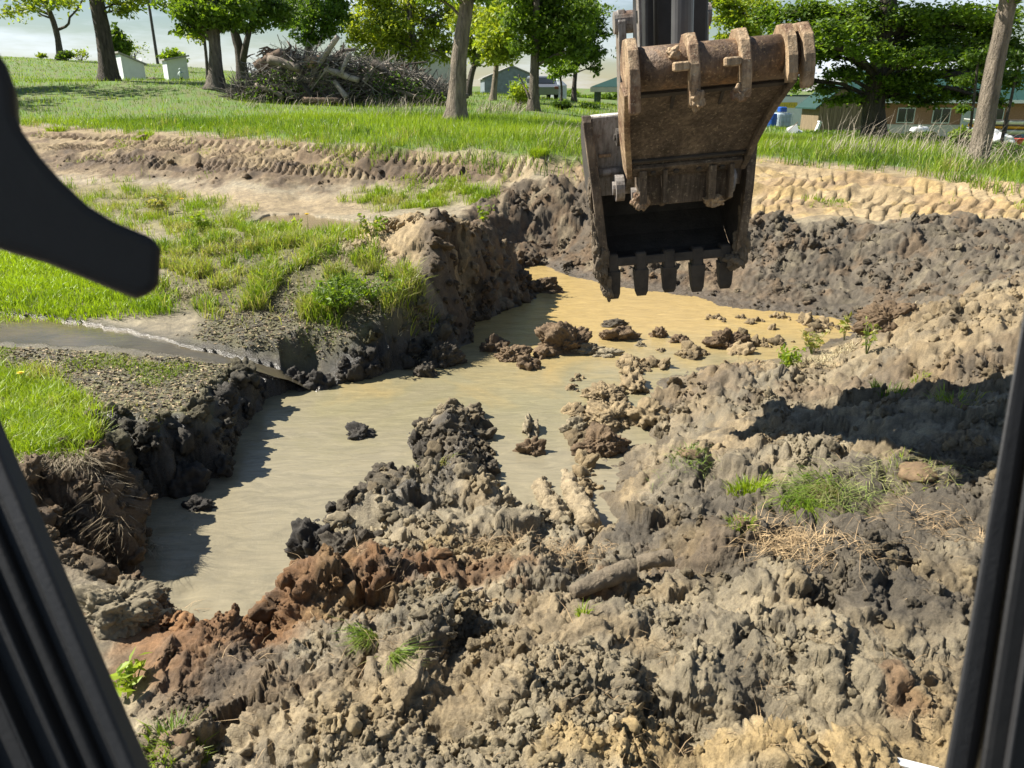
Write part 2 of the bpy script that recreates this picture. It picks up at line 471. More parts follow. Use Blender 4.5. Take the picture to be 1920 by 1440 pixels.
MOUND = [  # extra heaps: px, py, radius x, radius y, height
 (840,450,.6,.5,.22),(760,430,.8,.5,.10),(1000,385,1.0,.5,.16),(1070,390,.7,.4,.14),(920,400,.5,.4,.12),(890,480,.5,.4,.1),
 (1440,440,.8,.4,.10),(1580,435,.6,.4,.08),(1720,438,.9,.4,.16),(1850,445,.8,.4,.1),
 (1760,660,.7,.5,.14),(1680,630,.5,.4,.15),(1850,600,.8,.6,.06),(1400,720,.5,.4,.12),(1320,730,.25,.5,.16),(1230,710,.18,.6,.1),
 (640,1110,.28,.16,.14),(520,1150,.3,.14,.12),(380,1230,.25,.18,.12),(1350,1040,.2,.14,.1),(1130,1180,.25,.15,.1),(1450,1120,.22,.16,.13),(1550,1180,.25,.16,.1),
 (1220,990,.22,.16,.1),(1140,880,.14,.3,.12),(1260,900,.3,.2,.12),(850,800,.3,.35,.14),(840,900,.4,.2,.1),(700,960,.22,.14,.1),
 (1000,1300,.25,.13,.08),(1300,1290,.25,.15,.09),(1650,1290,.2,.12,.08),(400,1290,.25,.12,.09),(1650,1080,.3,.2,.06),(1150,1075,.2,.14,-.2),(1100,1060,.16,.12,-.22),(1560,1160,.12,.08,-.1),(1480,1080,.14,.08,-.1),(1260,1340,.18,.08,-.1),(1000,1240,.2,.06,-.08)]
RUSTC = G([(560, 1150)])[0]
MW = [(*p, *m[2:]) for p, m in zip(G([(m[0], m[1]) for m in MOUND]), MOUND)]

def msk(x, y, P, soft, n, amp=1.0):
    return sstep(-soft, soft, sdf_poly(x, y, P) + n * soft * amp)
def terrain(x, y, full=False):
    x = np.asarray(x, float); y = np.asarray(y, float)
    n1 = pn2(x * .9, y * .9, 1); n2 = pn2(x * 2.6, y * 2.6, 2); n3 = pn2(x * 7, y * 7, 3)
    nn = n1 * .5 + n2 * .5 + n3 * .3
    zb = base(x, y)
    near = y < 40
    lawn = msk(x, y, LAWN, .35, nn, .8)
    front = msk(x, y, FRONT, .2, nn)
    wall = msk(x, y, WALLM, .3, nn)
    heap = msk(x, y, HEAP, .25, nn)
    bench = np.maximum(msk(x, y, BENCH, .15, nn), msk(x, y, BENCH2, .15, nn))
    clay = msk(x, y, CLAY, .4, nn); berm = msk(x, y, BERM, .4, nn)
    isle = np.maximum.reduce([msk(x, y, P, .2, nn) for P in (ISLE, BRIGHT, NEARL)])
    weedy = np.maximum(msk(x, y, WEEDY, .35, nn), msk(x, y, STRIP, .3, nn))
    wetf = msk(x, y, WETFLAT, .4, nn)
    band = np.maximum(msk(x, y, BAND1, .5, nn, 1.3), msk(x, y, BAND2, .5, nn, 1.3))
    # shore
    s = -sdf_poly(x, y, SHORE) + n2 * .07 + n3 * .035
    sx_, sy_ = SHALLOW
    s = s + np.exp(-((x - sx_) / .75) ** 2 - ((y - sy_) / 1.5) ** 2) * (.05 + .34 * n2 + .2 * n3)
    B = np.full(x.shape, .105); ws = np.full(x.shape, .3)
    for bx, by, r, b in BANKW:
        g = np.exp(-((x - bx) ** 2 + (y - by) ** 2) / (r * r)) * 6
        B = B + g * b; ws = ws + g
    B = B / ws
    # heaps on the dry ground
    z = zb
    for mx_, my_, rx, ry, h in MW:
        z = z + h * np.exp(-(((x - mx_) / rx) ** 2 + ((y - my_) / ry) ** 2) ** 1.3)
    # stream on the bench
    best = np.full(x.shape, 9.0); zs = np.zeros(x.shape); hw = np.ones(x.shape)
    for i in range(len(STW) - 1):
        a, b = STW[i], STW[i + 1]; ex, ey = b[0] - a[0], b[1] - a[1]
        t = np.clip(((x - a[0]) * ex + (y - a[1]) * ey) / (ex * ex + ey * ey), 0, 1)
        d = np.hypot(x - a[0] - t * ex, y - a[1] - t * ey)
        m = d < best
        best = np.where(m, d, best); zs = np.where(m, a[2] + t * (b[2] - a[2]), zs)
        hw = np.where(m, STR_HW[i] + t * (STR_HW[i + 1] - STR_HW[i]), hw)
    e = best - hw + n3 * .05 + n2 * .06
    # lumpiness
    rough = np.clip(.12 + front * .88 + wall * 1.0 + heap * 1.0 - lawn * .08, 0, 1.1)
    rough = rough * (1 - bench * .72) * (1 - isle * .6) * (1 - np.maximum(clay, berm) * .75 * (1 - wall) * (1 - heap))
    rough = np.maximum(rough, band * .55)
    rough = np.maximum(rough, msk(x, y, CREST, .25, nn) * .85)
    rough = np.maximum(rough, sstep(.36, .05, s) * .95 * (s > -.6))
    rough = rough * np.where(near, 1, 0.2)
    rough = rough * (1 - .85 * sstep(.45, .1, e))
    wx = x + .10 * pn2(x * 3, y * 3, 11) + .03 * pn2(x * 11, y * 11, 13)
    wy = y + .10 * pn2(x * 3, y * 3, 12) + .03 * pn2(x * 11, y * 11, 14)
    b1 = np.abs(pn2(wx * 1.5, wy * 1.5, 21)); b2 = np.abs(pn2(wx * 3.4, wy * 3.4, 22)); b3 = np.abs(pn2(wx * 7.5, wy * 7.5, 23))
    b4 = np.abs(pn2(wx * 16, wy * 16, 24)); b5 = np.abs(pn2(wx * 34, wy * 34, 25))
    f1, c1 = worley(wx * 3.1, wy * 3.1, 31)
    f2, c2 = worley(wx * 7.3, wy * 7.3, 32)
    f3, c3 = worley(wx * 17.0, wy * 17.0, 33)
    d1 = np.sqrt(np.clip(1 - (f1 / .62) ** 2, 0, 1)) * (c1 > .45) * (.35 + .65 * c1)
    d2 = np.sqrt(np.clip(1 - (f2 / .6) ** 2, 0, 1)) * (c2 > .35) * (.4 + .6 * c2)
    d3 = np.sqrt(np.clip(1 - (f3 / .6) ** 2, 0, 1)) * (c3 > .3) * (.4 + .6 * c3)
    patch = .45 + .55 * sstep(-.25, .35, pn2(x * 1.1 + 5, y * 1.1, 41) + .4 * n2)     # smeared places are smoother
    dens = sstep(-.35, .25, pn2(x * 1.9 + 9, y * 1.9, 42))
    g1, s1, t1, ox1, oy1 = worley(wx * 2.3, wy * 2.3, 34, True)
    g2, s2, t2, ox2, oy2 = worley(wx * 5.2 + 3, wy * 5.2, 35, True)
    slab = (.06 * (s1 - .5) + .085 * ((s1 - .5) * ox1 + (t1 - .5) * oy1 * 1.4)) + (.035 * (s2 - .5) + .045 * ((s2 - .5) * ox2 + (t2 - .5) * oy2 * 1.4))
    smooth_ = sstep(.15, .5, pn2(x * 1.3 + 2, y * 1.3 + 7, 43) + .35 * n2)            # smeared, bucket-pressed places
    rz_ = np.exp(-((x - RUSTC[0]) / 1.3) ** 2 - ((y - RUSTC[1]) / .55) ** 2)
    smooth_ = smooth_ * (1 - rz_)
    patch = patch * (1 - .5 * smooth_)
    lump = slab + (.13 * (b1 - .25) + .09 * (b2 - .2) + .055 * (b3 - .2) * patch + .018 * b4 * patch + .007 * b5 * patch
            + .05 * d1 * dens + .030 * d2 * patch * dens + .010 * d3 * patch)
    fall = np.clip(s / .35, 0, 1) * .75 + .25
    z = z + rough * lump * np.where(s > 0, fall, .3)
    # wheel and track marks
    for P, hw, pitch, sl in TRACKS:
        best = np.full(x.shape, 9.0); par = np.zeros(x.shape); lat = np.zeros(x.shape); acc = 0.0
        for i in range(len(P) - 1):
            ax, ay = P[i]; ex, ey = P[i + 1] - P[i]; L = math.hypot(ex, ey)
            t = np.clip(((x - ax) * ex + (y - ay) * ey) / (L * L), 0, 1)
            d = np.hypot(x - ax - t * ex, y - ay - t * ey)
            m = d < best
            best = np.where(m, d, best); par = np.where(m, acc + t * L, par)
            lat = np.where(m, ((x - ax) * -ey + (y - ay) * ex) / L, lat)
            acc += L
        inside = sstep(hw + .08, hw - .05, best + n3 * .06)
        rim = np.exp(-((best - hw - .08) / .1) ** 2)
        ph = ((par + sl * lat + .02 * n2) / pitch) % 1.0
        saw = np.where(ph < .72, ph / .72 * .5 + .5, 0.0)
        wear = sstep(-.5, .2, pn2(x * .8, y * 1.6, 55) + .3 * n3)
        z = z + inside * (-.05 + (.11 if P[0][0] < -1 else .05) * saw * wear) + rim * .05 * (1 + n2)
    # meet the water
    zl = np.maximum(z, ZW + .03)
    t = np.clip(s / B, 0, 1)
    prof = np.where(B < .3, t ** .55, t * t * (3 - 2 * t) * .6 + t * .4)
    land = ZW - .02 + (zl - ZW + .02) * prof
    zz = np.where(s > 0, land, ZW - .02 - np.minimum(.5, .5 * -s) + rough * lump * .15)
    zz = np.where((e < .35) & (s > 0), np.where(e < 0, zs - .05, zz + (np.minimum(zz, zs + .02) - zz) * sstep(.35, 0, e)), zz)
    stream = sstep(.25, 0, e)
    sp = sdf_poly(x, y, POOL) + n2 * .12
    zz = np.where(sp > 0, POOL_Z - .06, zz + (POOL_Z + .03 - zz) * sstep(-.5, 0, sp) * .9)
    if not full: return zz
    return zz, dict(s=s, lawn=lawn, front=front, wall=wall, heap=heap, bench=bench, clay=clay, berm=berm, isle=isle, weedy=weedy, wetf=wetf,
                    rough=rough, n1=n1, n2=n2, n3=n3, c1=c1, c2=c2, c3=c3, d2=d2, stream=stream, smooth=smooth_, rustz=rz_, band=band, B=B, zb=zb, pool=sp)
def H(x, y): return float(terrain(np.array([x]), np.array([y]))[0])
def hits(pts):
    """ground points (x, y, z) of the finished terrain at picture points"""
    g = G(pts)
    return np.column_stack([g, terrain(g[:, 0], g[:, 1])])

# --- soil colours
TAN, OCHRE, GREY, DARK, BLACK, RUST, BROWN, OLIVE, GREEN, PALE = [np.array(c) for c in (
 (.40,.305,.175),(.45,.325,.15),(.35,.295,.195),(.125,.104,.075),(.045,.04,.034),(.25,.135,.06),(.19,.13,.075),(.17,.155,.07),(.10,.17,.03),(.50,.40,.24))]
BLOB = [  # px, py, rx m, ry m, colour, strength, wetness
 (1000,1400,2.2,.5,GREY,.8,.45),(700,1330,.8,.3,TAN,.5,.15),(1250,1420,.5,.14,OCHRE,.8,.1),(1600,1380,.6,.25,OCHRE,.75,.1),(1730,1300,.3,.2,TAN,.7,.1),(1480,1300,.5,.25,GREY,.9,.3),(1700,1330,.12,.08,RUST,.7,.1),
 (450,1200,.7,.32,RUST,1,.1),(620,1120,.5,.22,RUST,1,.1),(330,1260,.3,.25,RUST,.9,.15),(850,1080,.55,.16,RUST,.85,.1),(1030,1130,.4,.14,RUST,.7,.1),(760,1150,.5,.14,OCHRE,.45,.1),
 (430,1330,.4,.2,BROWN,.7,.2),(1000,1060,.45,.14,TAN,.5,.05),(870,1040,.3,.1,OCHRE,.6,.1),(700,1040,.2,.05,OCHRE,.9,.4),
 (850,850,.5,.7,DARK,.95,.75),(700,940,.4,.2,BLACK,.8,.9),(600,1020,.25,.3,BLACK,.8,.9),(780,980,.5,.2,GREY,.7,.5),(950,1000,.4,.15,GREY,.6,.3),
 (1130,1075,.26,.16,BLACK,1.0,.6),(1210,1000,.3,.2,BLACK,.7,.4),(1500,1000,1.1,.6,DARK,.85,.25),(1700,1120,.5,.35,DARK,.9,.2),(1700,920,.9,.6,DARK,.7,.2),(1350,920,.5,.4,DARK,.6,.3),(1600,820,.7,.35,GREY,.85,.5),(1450,860,.4,.4,GREY,.4,.3),  # opening blob blackens the hollow under the log, shade painted into the soil
 (1400,810,.35,.4,TAN,.75,.15),(1300,850,.4,.4,TAN,.55,.2),(1170,880,.25,.5,TAN,.6,.25),(1290,720,.6,.6,BROWN,.55,.3),(1200,760,.35,.9,TAN,.5,.3),(1280,1060,.3,.2,BROWN,.5,.2),
 (1460,700,.7,.4,TAN,.75,.05),(1540,640,1.0,.6,TAN,.8,.05),(1660,640,.5,.4,BROWN,.7,.05),(1560,740,1.0,.25,BROWN,.6,.1),(1850,590,1.3,.9,TAN,.75,.0),(1740,570,.9,.4,TAN,.7,0),(1760,720,.7,.4,BROWN,.6,0),
 (1350,480,.5,.9,BROWN,.6,.1),(1420,540,.7,.5,BROWN,.5,.2),
]
BLW = [(*p, *b[2:]) for p, b in zip(G([(b[0], b[1]) for b in BLOB]), BLOB)]
def soil(x, y, z, M):
    n1, n2, n3 = M['n1'], M['n2'], M['n3']
    C = np.empty(x.shape + (3,)); C[:] = GREY * .95
    wet = np.full(x.shape, .35)
    def lay(w, c, wt=None):
        nonlocal wet
        w = np.clip(w, 0, 1)
        C[:] = C + (c - C) * w[..., None]
        if wt is not None: wet = wet + (wt - wet) * w
    lay(M['clay'], TAN * 1.05, .0); lay(M['clay'] * sstep(-.1, .4, n2 + n1), OCHRE, .0); lay(M['clay'] * sstep(.15, .5, n1 - n2 * .4) * .6, BROWN * 1.6, 0)
    lay(M['berm'], TAN * .85, .0); lay(M['berm'] * sstep(.0, .35, n1 + .5 * n2) * .85, BROWN * 1.1, .05)
    lay(M['wetf'], TAN * .9, .35); lay(M['band'], BROWN * .8, .1); lay(M['band'] * sstep(.1, .5, n2) * .7, BROWN * .5, .15)
    lay(M['wall'], DARK * 1.25, .15); lay(M['wall'] * sstep(.1, .5, n2 + .6 * n3) * .6, BROWN * 1.1, .1); lay(M['wall'] * sstep(.2, .5, -n2 + .5 * n3) * .55, GREY * .8, .2)
    lay(M['heap'], BROWN * .95, .05); lay(M['heap'] * sstep(.0, .4, n2 + .4 * n3) * .7, DARK * 1.1, .15); lay(M['heap'] * sstep(.25, .5, -n2) * .5, GREY, .1)
    fr = M['front']
    wet = wet + .25 * fr
    lay(fr * sstep(.0, .45, n1 + .5 * n2) * .35, TAN * .95, .1); lay(fr * sstep(.1, .5, -n1 + .6 * n2) * .35, BROWN * 1.1, .15)
    for bx, by, rx, ry, c, st, wt in BLW:
        q = np.sqrt(((x + .12 * n2 - bx) / rx) ** 2 + ((y + .12 * n3 - by) / ry) ** 2) + .35 * n3 + .25 * n2
        lay(st * sstep(1.25, .6, q), c, wt)
    lay(M['weedy'] * .8, OLIVE * 1.4, 0)
    cr_ = msk(x, y, CREST, .2, n2)
    lay(M['isle'], OLIVE * .95, .1); lay(cr_, TAN * 1.0, 0)
    lay(M['bench'], OLIVE * .8, .45); lay(M['bench'] * sstep(0, .4, n3 + .5 * n2) * .6, DARK * .8, .6); lay(M['bench'] * sstep(.1, .5, -n3 + .3 * n1) * .5, OLIVE * 1.25, .2)
    lay(fr * sstep(.25, .55, n2 - .5 * n1 + .3 * n3) * .28, OCHRE * .8, .1); lay(fr * sstep(.3, .6, -n2 + .4 * n3) * .5, DARK * .9, .4)
    # clod to clod variation
    v = (M['c2'] - .5) * .35 + (M['c1'] - .5) * .25 + (M['c3'] - .5) * .25
    C[:] = C * (1 + v * (1 - M['lawn']))[..., None]
    lay(M['stream'] * .8, DARK * .7, .9)
    # the steep left banks are freshly cut wet black mud
    leftb = (x < 0) * sstep(.28, .10, M['s'] + .1 * n2) * (M['s'] > -.3) * (y > 4.5) * (y < 9.5) * sstep(-.3, -.9, x)
    lay(leftb * .95, BLACK, .9)
    cut = (x < -2.0) * (y < 4.9) * sstep(.45, .1, M['s'])
    lay(cut, BROWN * .8, .3)
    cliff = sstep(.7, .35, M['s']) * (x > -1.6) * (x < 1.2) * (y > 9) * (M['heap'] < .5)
    lay(cliff * .9, BROWN * .4, .3)  # cliff face darkened: its shade is put into the soil colour
    # wet rim along the water
    lay(sstep(.09, .02, z - ZW) * .6, DARK * .8, .95)
    C[:] = C * np.where(M['front'] + M['wall'] + M['heap'] > .5, .66, .8)[..., None]
    lay(M['lawn'], OLIVE * .8, 0); lay(M['lawn'] * sstep(-.4, .3, n2 + n1), GREEN, 0); lay(M['lawn'] * .35, GREEN * 1.15, 0)
    return C, wet

_rows = np.concatenate([2.6 / np.tan(np.linspace(math.atan(2.6 / 1.65), math.atan(2.6 / 6.5), 370)), np.linspace(6.5, 14, 290)[1:],
                        np.linspace(14, 27, 270)[1:], np.exp(np.linspace(math.log(27), math.log(110), 70))[1:], np.exp(np.linspace(math.log(110), math.log(900), 20))[1:]])
_rows = np.concatenate([[.3, .7, 1.1, 1.4], _rows])
_u = np.concatenate([[-2.6, -1.9, -1.4, -1.1], np.linspace(-.92, -.71, 24), np.linspace(-.705, .705, 750), np.linspace(.71, .92, 24), [1.1, 1.4, 1.9, 2.6]])
_Yg = np.repeat(_rows[:, None], len(_u), 1)
_Xg = _u[None, :] * (_Yg * _cp + .81)
_X, _Y = _Xg.ravel(), _Yg.ravel()
_Z, _M = terrain(_X, _Y, True)
_C, _wet = soil(_X, _Y, _Z, _M)
# crumbly relief along the surface normal
_Zg = _Z.reshape(_Xg.shape)
def _normals(X, Y, Z):
    P = np.stack([X, Y, Z], -1)
    a = np.gradient(P, axis=1); b = np.gradient(P, axis=0)
    n = np.cross(a, b); n /= np.linalg.norm(n, axis=-1)[..., None] + 1e-12
    return n
def _blur(Z, k):
    for _ in range(2):
        for ax in (0, 1):
            c = np.cumsum(np.concatenate([np.repeat(np.take(Z, [0], ax), k + 1, ax), Z, np.repeat(np.take(Z, [-1], ax), k, ax)], ax), ax)
            m = Z.shape[ax]
            Z = (np.take(c, range(2 * k + 1, 2 * k + 1 + m), ax) - np.take(c, range(0, m), ax)) / (2 * k + 1)
    return Z
_N = _normals(_Xg, _Yg, _blur(_Zg, 4)).reshape(-1, 3)
_sel = (_Y < 24) & (_M['rough'] > .05)
_px, _py, _pz = _X[_sel], _Y[_sel], _Z[_sel]
_far = sstep(5, 12, _py)
_q = pn3(_px * 6, _py * 6, _pz * 6, 64) * .05
_dd = (.11 * (1 - _N[_sel, 2]) * np.abs(pn3(_px * 4, _py * 4, _pz * 4, 67)) + .050 * np.abs(pn3(_px * 8 + _q, _py * 8, _pz * 8, 61)) + .036 * np.abs(pn3(_px * 18 + _q * 4, _py * 18, _pz * 18, 62)) + .025 * np.abs(pn3(_px * 38, _py * 38, _pz * 38, 63))
       + .016 * np.abs(pn3(_px * 70, _py * 70, _pz * 70, 65)) * (1 - _far) + .02 * _far * np.abs(pn3(_px * 13, _py * 13, _pz * 13, 66)))
_steep = 1 - _N[_sel, 2]
_amp = (1 + .5 * _M['rustz'][_sel]) * np.clip(_M['rough'][_sel], 0, 1) * (1.1 - .35 * _M['smooth'][_sel]) * (.55 + .6 * sstep(-.3, .3, pn2(_px * 2.3, _py * 2.3, 68))) * (.6 + 1.8 * _steep) * np.clip((_pz - ZW + .05) / .1, .2, 1)
_P3 = np.stack([_X, _Y, _Z], -1)
_P3[_sel] += _N[_sel] * ((_dd * 1.15 - .02) * _amp)[:, None]
_nr, _nc = _Xg.shape
_i = np.arange(_nr * _nc).reshape(_nr, _nc)
_F = np.stack([_i[:-1, :-1], _i[:-1, 1:], _i[1:, 1:], _i[1:, :-1]], -1).reshape(-1, 4)

m_ground, nt, b_, _o = new_mat('soil')
at_c = nt.nodes.new('ShaderNodeAttribute'); at_c.attribute_name = 'col'
at_w = nt.nodes.new('ShaderNodeAttribute'); at_w.attribute_name = 'wet'
f1_ = noise_out(nt, 14, 8, .7); f2_ = noise_out(nt, 90, 6, .7)
k1 = ramp(nt, f1_, [(.28, (.62, .62, .62)), (.72, (1.35, 1.33, 1.28))])
k2 = ramp(nt, f2_, [(.3, (.72, .72, .72)), (.7, (1.25, 1.25, 1.25))])
c_ = mixc(nt, 1.0, mixc(nt, 1.0, at_c.outputs['Color'], k1, 'MULTIPLY'), k2, 'MULTIPLY')
nt.links.new(c_, b_.inputs['Base Color'])
mr = nt.nodes.new('ShaderNodeMapRange')
mr.inputs['To Min'].default_value = .95; mr.inputs['To Max'].default_value = .2
mm = nt.nodes.new('ShaderNodeMath'); mm.operation = 'MULTIPLY_ADD'; mm.inputs[1].default_value = .7
nt.links.new(f2_, mm.inputs[0]); nt.links.new(at_w.outputs['Fac'], mm.inputs[2])
sb = nt.nodes.new('ShaderNodeMath'); sb.operation = 'SUBTRACT'; sb.inputs[1].default_value = .35
nt.links.new(mm.outputs[0], sb.inputs[0]); nt.links.new(sb.outputs[0], mr.inputs['Value'])
nt.links.new(mr.outputs[0], b_.inputs['Roughness'])
b_.inputs['Specular IOR Level'].default_value = .55
ad = nt.nodes.new('ShaderNodeMath'); ad.operation = 'ADD'
nt.links.new(noise_out(nt, 38, 8, .72), ad.inputs[0]); nt.links.new(noise_out(nt, 130, 5, .7), ad.inputs[1])
bump(nt, b_, ad.outputs[0], .7, .018)
ground = link('ground', mesh_np('ground', _P3, [_F], _C, {'wet': _wet}), m_ground)
tag(ground, 'churned clay and mud rising to a green lawn', kind='structure')

# ------------------------------------------------------------------ water
def water_mat(name, c1, c2, c3, ripple=.15):
    m, nt, b, _ = new_mat(name)
    tcn = nt.nodes.new('ShaderNodeTexCoord')
    sx = nt.nodes.new('ShaderNodeSeparateXYZ'); nt.links.new(tcn.outputs['Object'], sx.inputs[0])
    n = noise_out(nt, .9, 4, .55, dist=1.2)
    # silt: ochre inflow at the far end, grey clay nearer the machine
    a = nt.nodes.new('ShaderNodeMath'); a.operation = 'MULTIPLY_ADD'; a.inputs[1].default_value = .22; a.inputs[2].default_value = -1.7
    nt.links.new(sx.outputs['Y'], a.inputs[0])
    a2 = nt.nodes.new('ShaderNodeMath'); a2.operation = 'ADD'; nt.links.new(a.outputs[0], a2.inputs[0]); nt.links.new(n, a2.inputs[1])
    c = ramp(nt, a2.outputs[0], [(.1, c1), (.45, c2), (.95, c3)])
    st = noise_out(nt, 5, 6, .7, stretch=(.45, 1.6, 1), dist=2.0)
    c = mixc(nt, 1.0, c, ramp(nt, st, [(.3, (.76, .77, .78)), (.7, (1.16, 1.15, 1.12))]), 'MULTIPLY')
    nt.links.new(c, b.inputs['Base Color'])
    b.inputs['Roughness'].default_value = .03
    b.inputs['IOR'].default_value = 1.33
    w1 = noise_out(nt, 7, 5, .6, stretch=(.6, 1.5, 1), dist=1.6)
    w2 = noise_out(nt, 26, 4, .6, stretch=(.7, 1.3, 1), dist=.8)
    ad = nt.nodes.new('ShaderNodeMath'); ad.operation = 'MULTIPLY_ADD'; ad.inputs[1].default_value = .35
    nt.links.new(w2, ad.inputs[0]); nt.links.new(w1, ad.inputs[2])
    rp = nt.nodes.new('ShaderNodeAttribute'); rp.attribute_name = 'rip'
    w3 = noise_out(nt, 13, 6, .7, stretch=(1.2, .7, 1), dist=2.5)
    m3 = nt.nodes.new('ShaderNodeMath'); m3.operation = 'MULTIPLY'; nt.links.new(rp.outputs['Fac'], m3.inputs[0]); nt.links.new(w3, m3.inputs[1])
    a3 = nt.nodes.new('ShaderNodeMath'); a3.operation = 'MULTIPLY_ADD'; a3.inputs[1].default_value = 3.5
    nt.links.new(m3.outputs[0], a3.inputs[0]); nt.links.new(ad.outputs[0], a3.inputs[2])
    bump(nt, b, a3.outputs[0], ripple, .05)
    return m
m_water = water_mat('silty_water', (.25, .22, .15), (.24, .215, .13), (.40, .29, .12))
_wx = np.linspace(-4.2, 6.8, 220); _wy = np.linspace(2.6, 15.5, 260)
_gx, _gy = np.meshgrid(_wx, _wy)
# moving water: low ripples, stronger where it pours out at the near left corner
_am = .004 + .035 * np.exp(-((_gx + 2.35) ** 2 / .5 + (_gy - 3.9) ** 2 / .35))
_gz = ZW + _am * (pn2(_gx * 3.2 + .8 * pn2(_gx * 2, _gy * 2, 5), _gy * 5.5, 71) + .5 * pn2(_gx * 9, _gy * 12, 72))
_ii = np.arange(_gx.size).reshape(_gx.shape)
water = link('pond_water', mesh_np('pond_water', np.stack([_gx.ravel(), _gy.ravel(), _gz.ravel()], -1),
      [np.stack([_ii[:-1, :-1], _ii[:-1, 1:], _ii[1:, 1:], _ii[1:, :-1]], -1).reshape(-1, 4)], extra={'rip': np.exp(-((_gx + 2.0) ** 2 / 1.1 + (_gy - 4.1) ** 2 / .7)).ravel() + .25 * np.exp(-((_gx + .6) ** 2 / 1.5 + (_gy - 7.3) ** 2 / .8)).ravel()}), m_water)
tag(water, 'muddy water filling the dug pit', kind='structure')
m_water2 = water_mat('puddle_water', (.08, .07, .05), (.1, .085, .055), (.2, .15, .08), .08)
_t = np.linspace(0, len(STW) - 1, 70)
_sx, _sy, _sz0 = [np.interp(_t, np.arange(len(STW)), STW[:, k]) for k in range(3)]
_shw = np.interp(_t, np.arange(len(STW)), STR_HW + .1 * (STR_HW > .2)) * np.where(_t > 7, .75, 1)
_szz = np.maximum(ZW + .003, np.minimum.accumulate(np.minimum(_sz0, terrain(_sx, _sy) + .045)))
mb = MB(); n = len(_t)
for k in range(n):
    i0, i1 = max(k - 1, 0), min(k + 1, n - 1)
    dx, dy = _sx[i1] - _sx[i0], _sy[i1] - _sy[i0]; L = math.hypot(dx, dy)
    for t in (-1, -.33, .33, 1):
        mb.v.append((_sx[k] - dy / L * t * _shw[k], _sy[k] + dx / L * t * _shw[k], _szz[k]))
for k in range(n - 1):
    for j in range(3):
        mb.f.append((k * 4 + j, k * 4 + j + 1, k * 4 + 5 + j, k * 4 + 4 + j))
tag(mb.build('stream_water', m_water2, smooth=True), 'thin stream running over the dark bench', kind='structure')
mb = MB(); c0 = POOL.mean(0)
mb.add([(*(c0 + (p - c0) * 1.12), POOL_Z) for p in POOL], [tuple(range(len(POOL)))])
tag(mb.build('puddle_water', m_water2), 'shallow puddle behind the grassy hump', kind='structure')

# ================================================================== CLODS
def ico(sub):
    t = (1 + 5 ** .5) / 2
    v = [(-1,t,0),(1,t,0),(-1,-t,0),(1,-t,0),(0,-1,t),(0,1,t),(0,-1,-t),(0,1,-t),(t,0,-1),(t,0,1),(-t,0,-1),(-t,0,1)]
    f = [(0,11,5),(0,5,1),(0,1,7),(0,7,10),(0,10,11),(1,5,9),(5,11,4),(11,10,2),(10,7,6),(7,1,8),(3,9,4),(3,4,2),(3,2,6),(3,6,8),(3,8,9),(4,9,5),(2,4,11),(6,2,10),(8,6,7),(9,8,1)]
    v = [Vector(q).normalized() for q in v]
    for _ in range(sub):
        mid = {}; nf = []
        def m(a, b):
            k = (min(a, b), max(a, b))
            if k not in mid:
                mid[k] = len(v); v.append(((v[a] + v[b]) / 2).normalized())
            return mid[k]
        for a, b, c in f:
            x, y, z = m(a, b), m(b, c), m(c, a)
            nf += [(a, x, z), (b, y, x), (c, z, y), (x, y, z)]
        f = nf
    return np.array(v), np.array(f)
_ICO = {k: ico(k) for k in (1, 2, 3, 4, 5)}
def clod_shape(sub, seed, jag=1.0, flat=.75):
    V, F = _ICO[sub]
    q = V * 1.1 + seed * 7.13
    r = 1 + jag * (.50 * pn3(q[:, 0] * 1.1, q[:, 1] * 1.1, q[:, 2] * 1.1, seed) + .30 * pn3(q[:, 0] * 2.3, q[:, 1] * 2.3, q[:, 2] * 2.3, seed + 4)
                   + .20 * np.abs(pn3(q[:, 0] * 4.3, q[:, 1] * 4.3, q[:, 2] * 4.3, seed + 1)) - .05
                   + .12 * np.abs(pn3(q[:, 0] * 9, q[:, 1] * 9, q[:, 2] * 9, seed + 2)) + .07 * pn3(q[:, 0] * 18, q[:, 1] * 18, q[:, 2] * 18, seed + 3))
    P = V * r[:, None] * np.array([1, 1, flat])
    return P, F
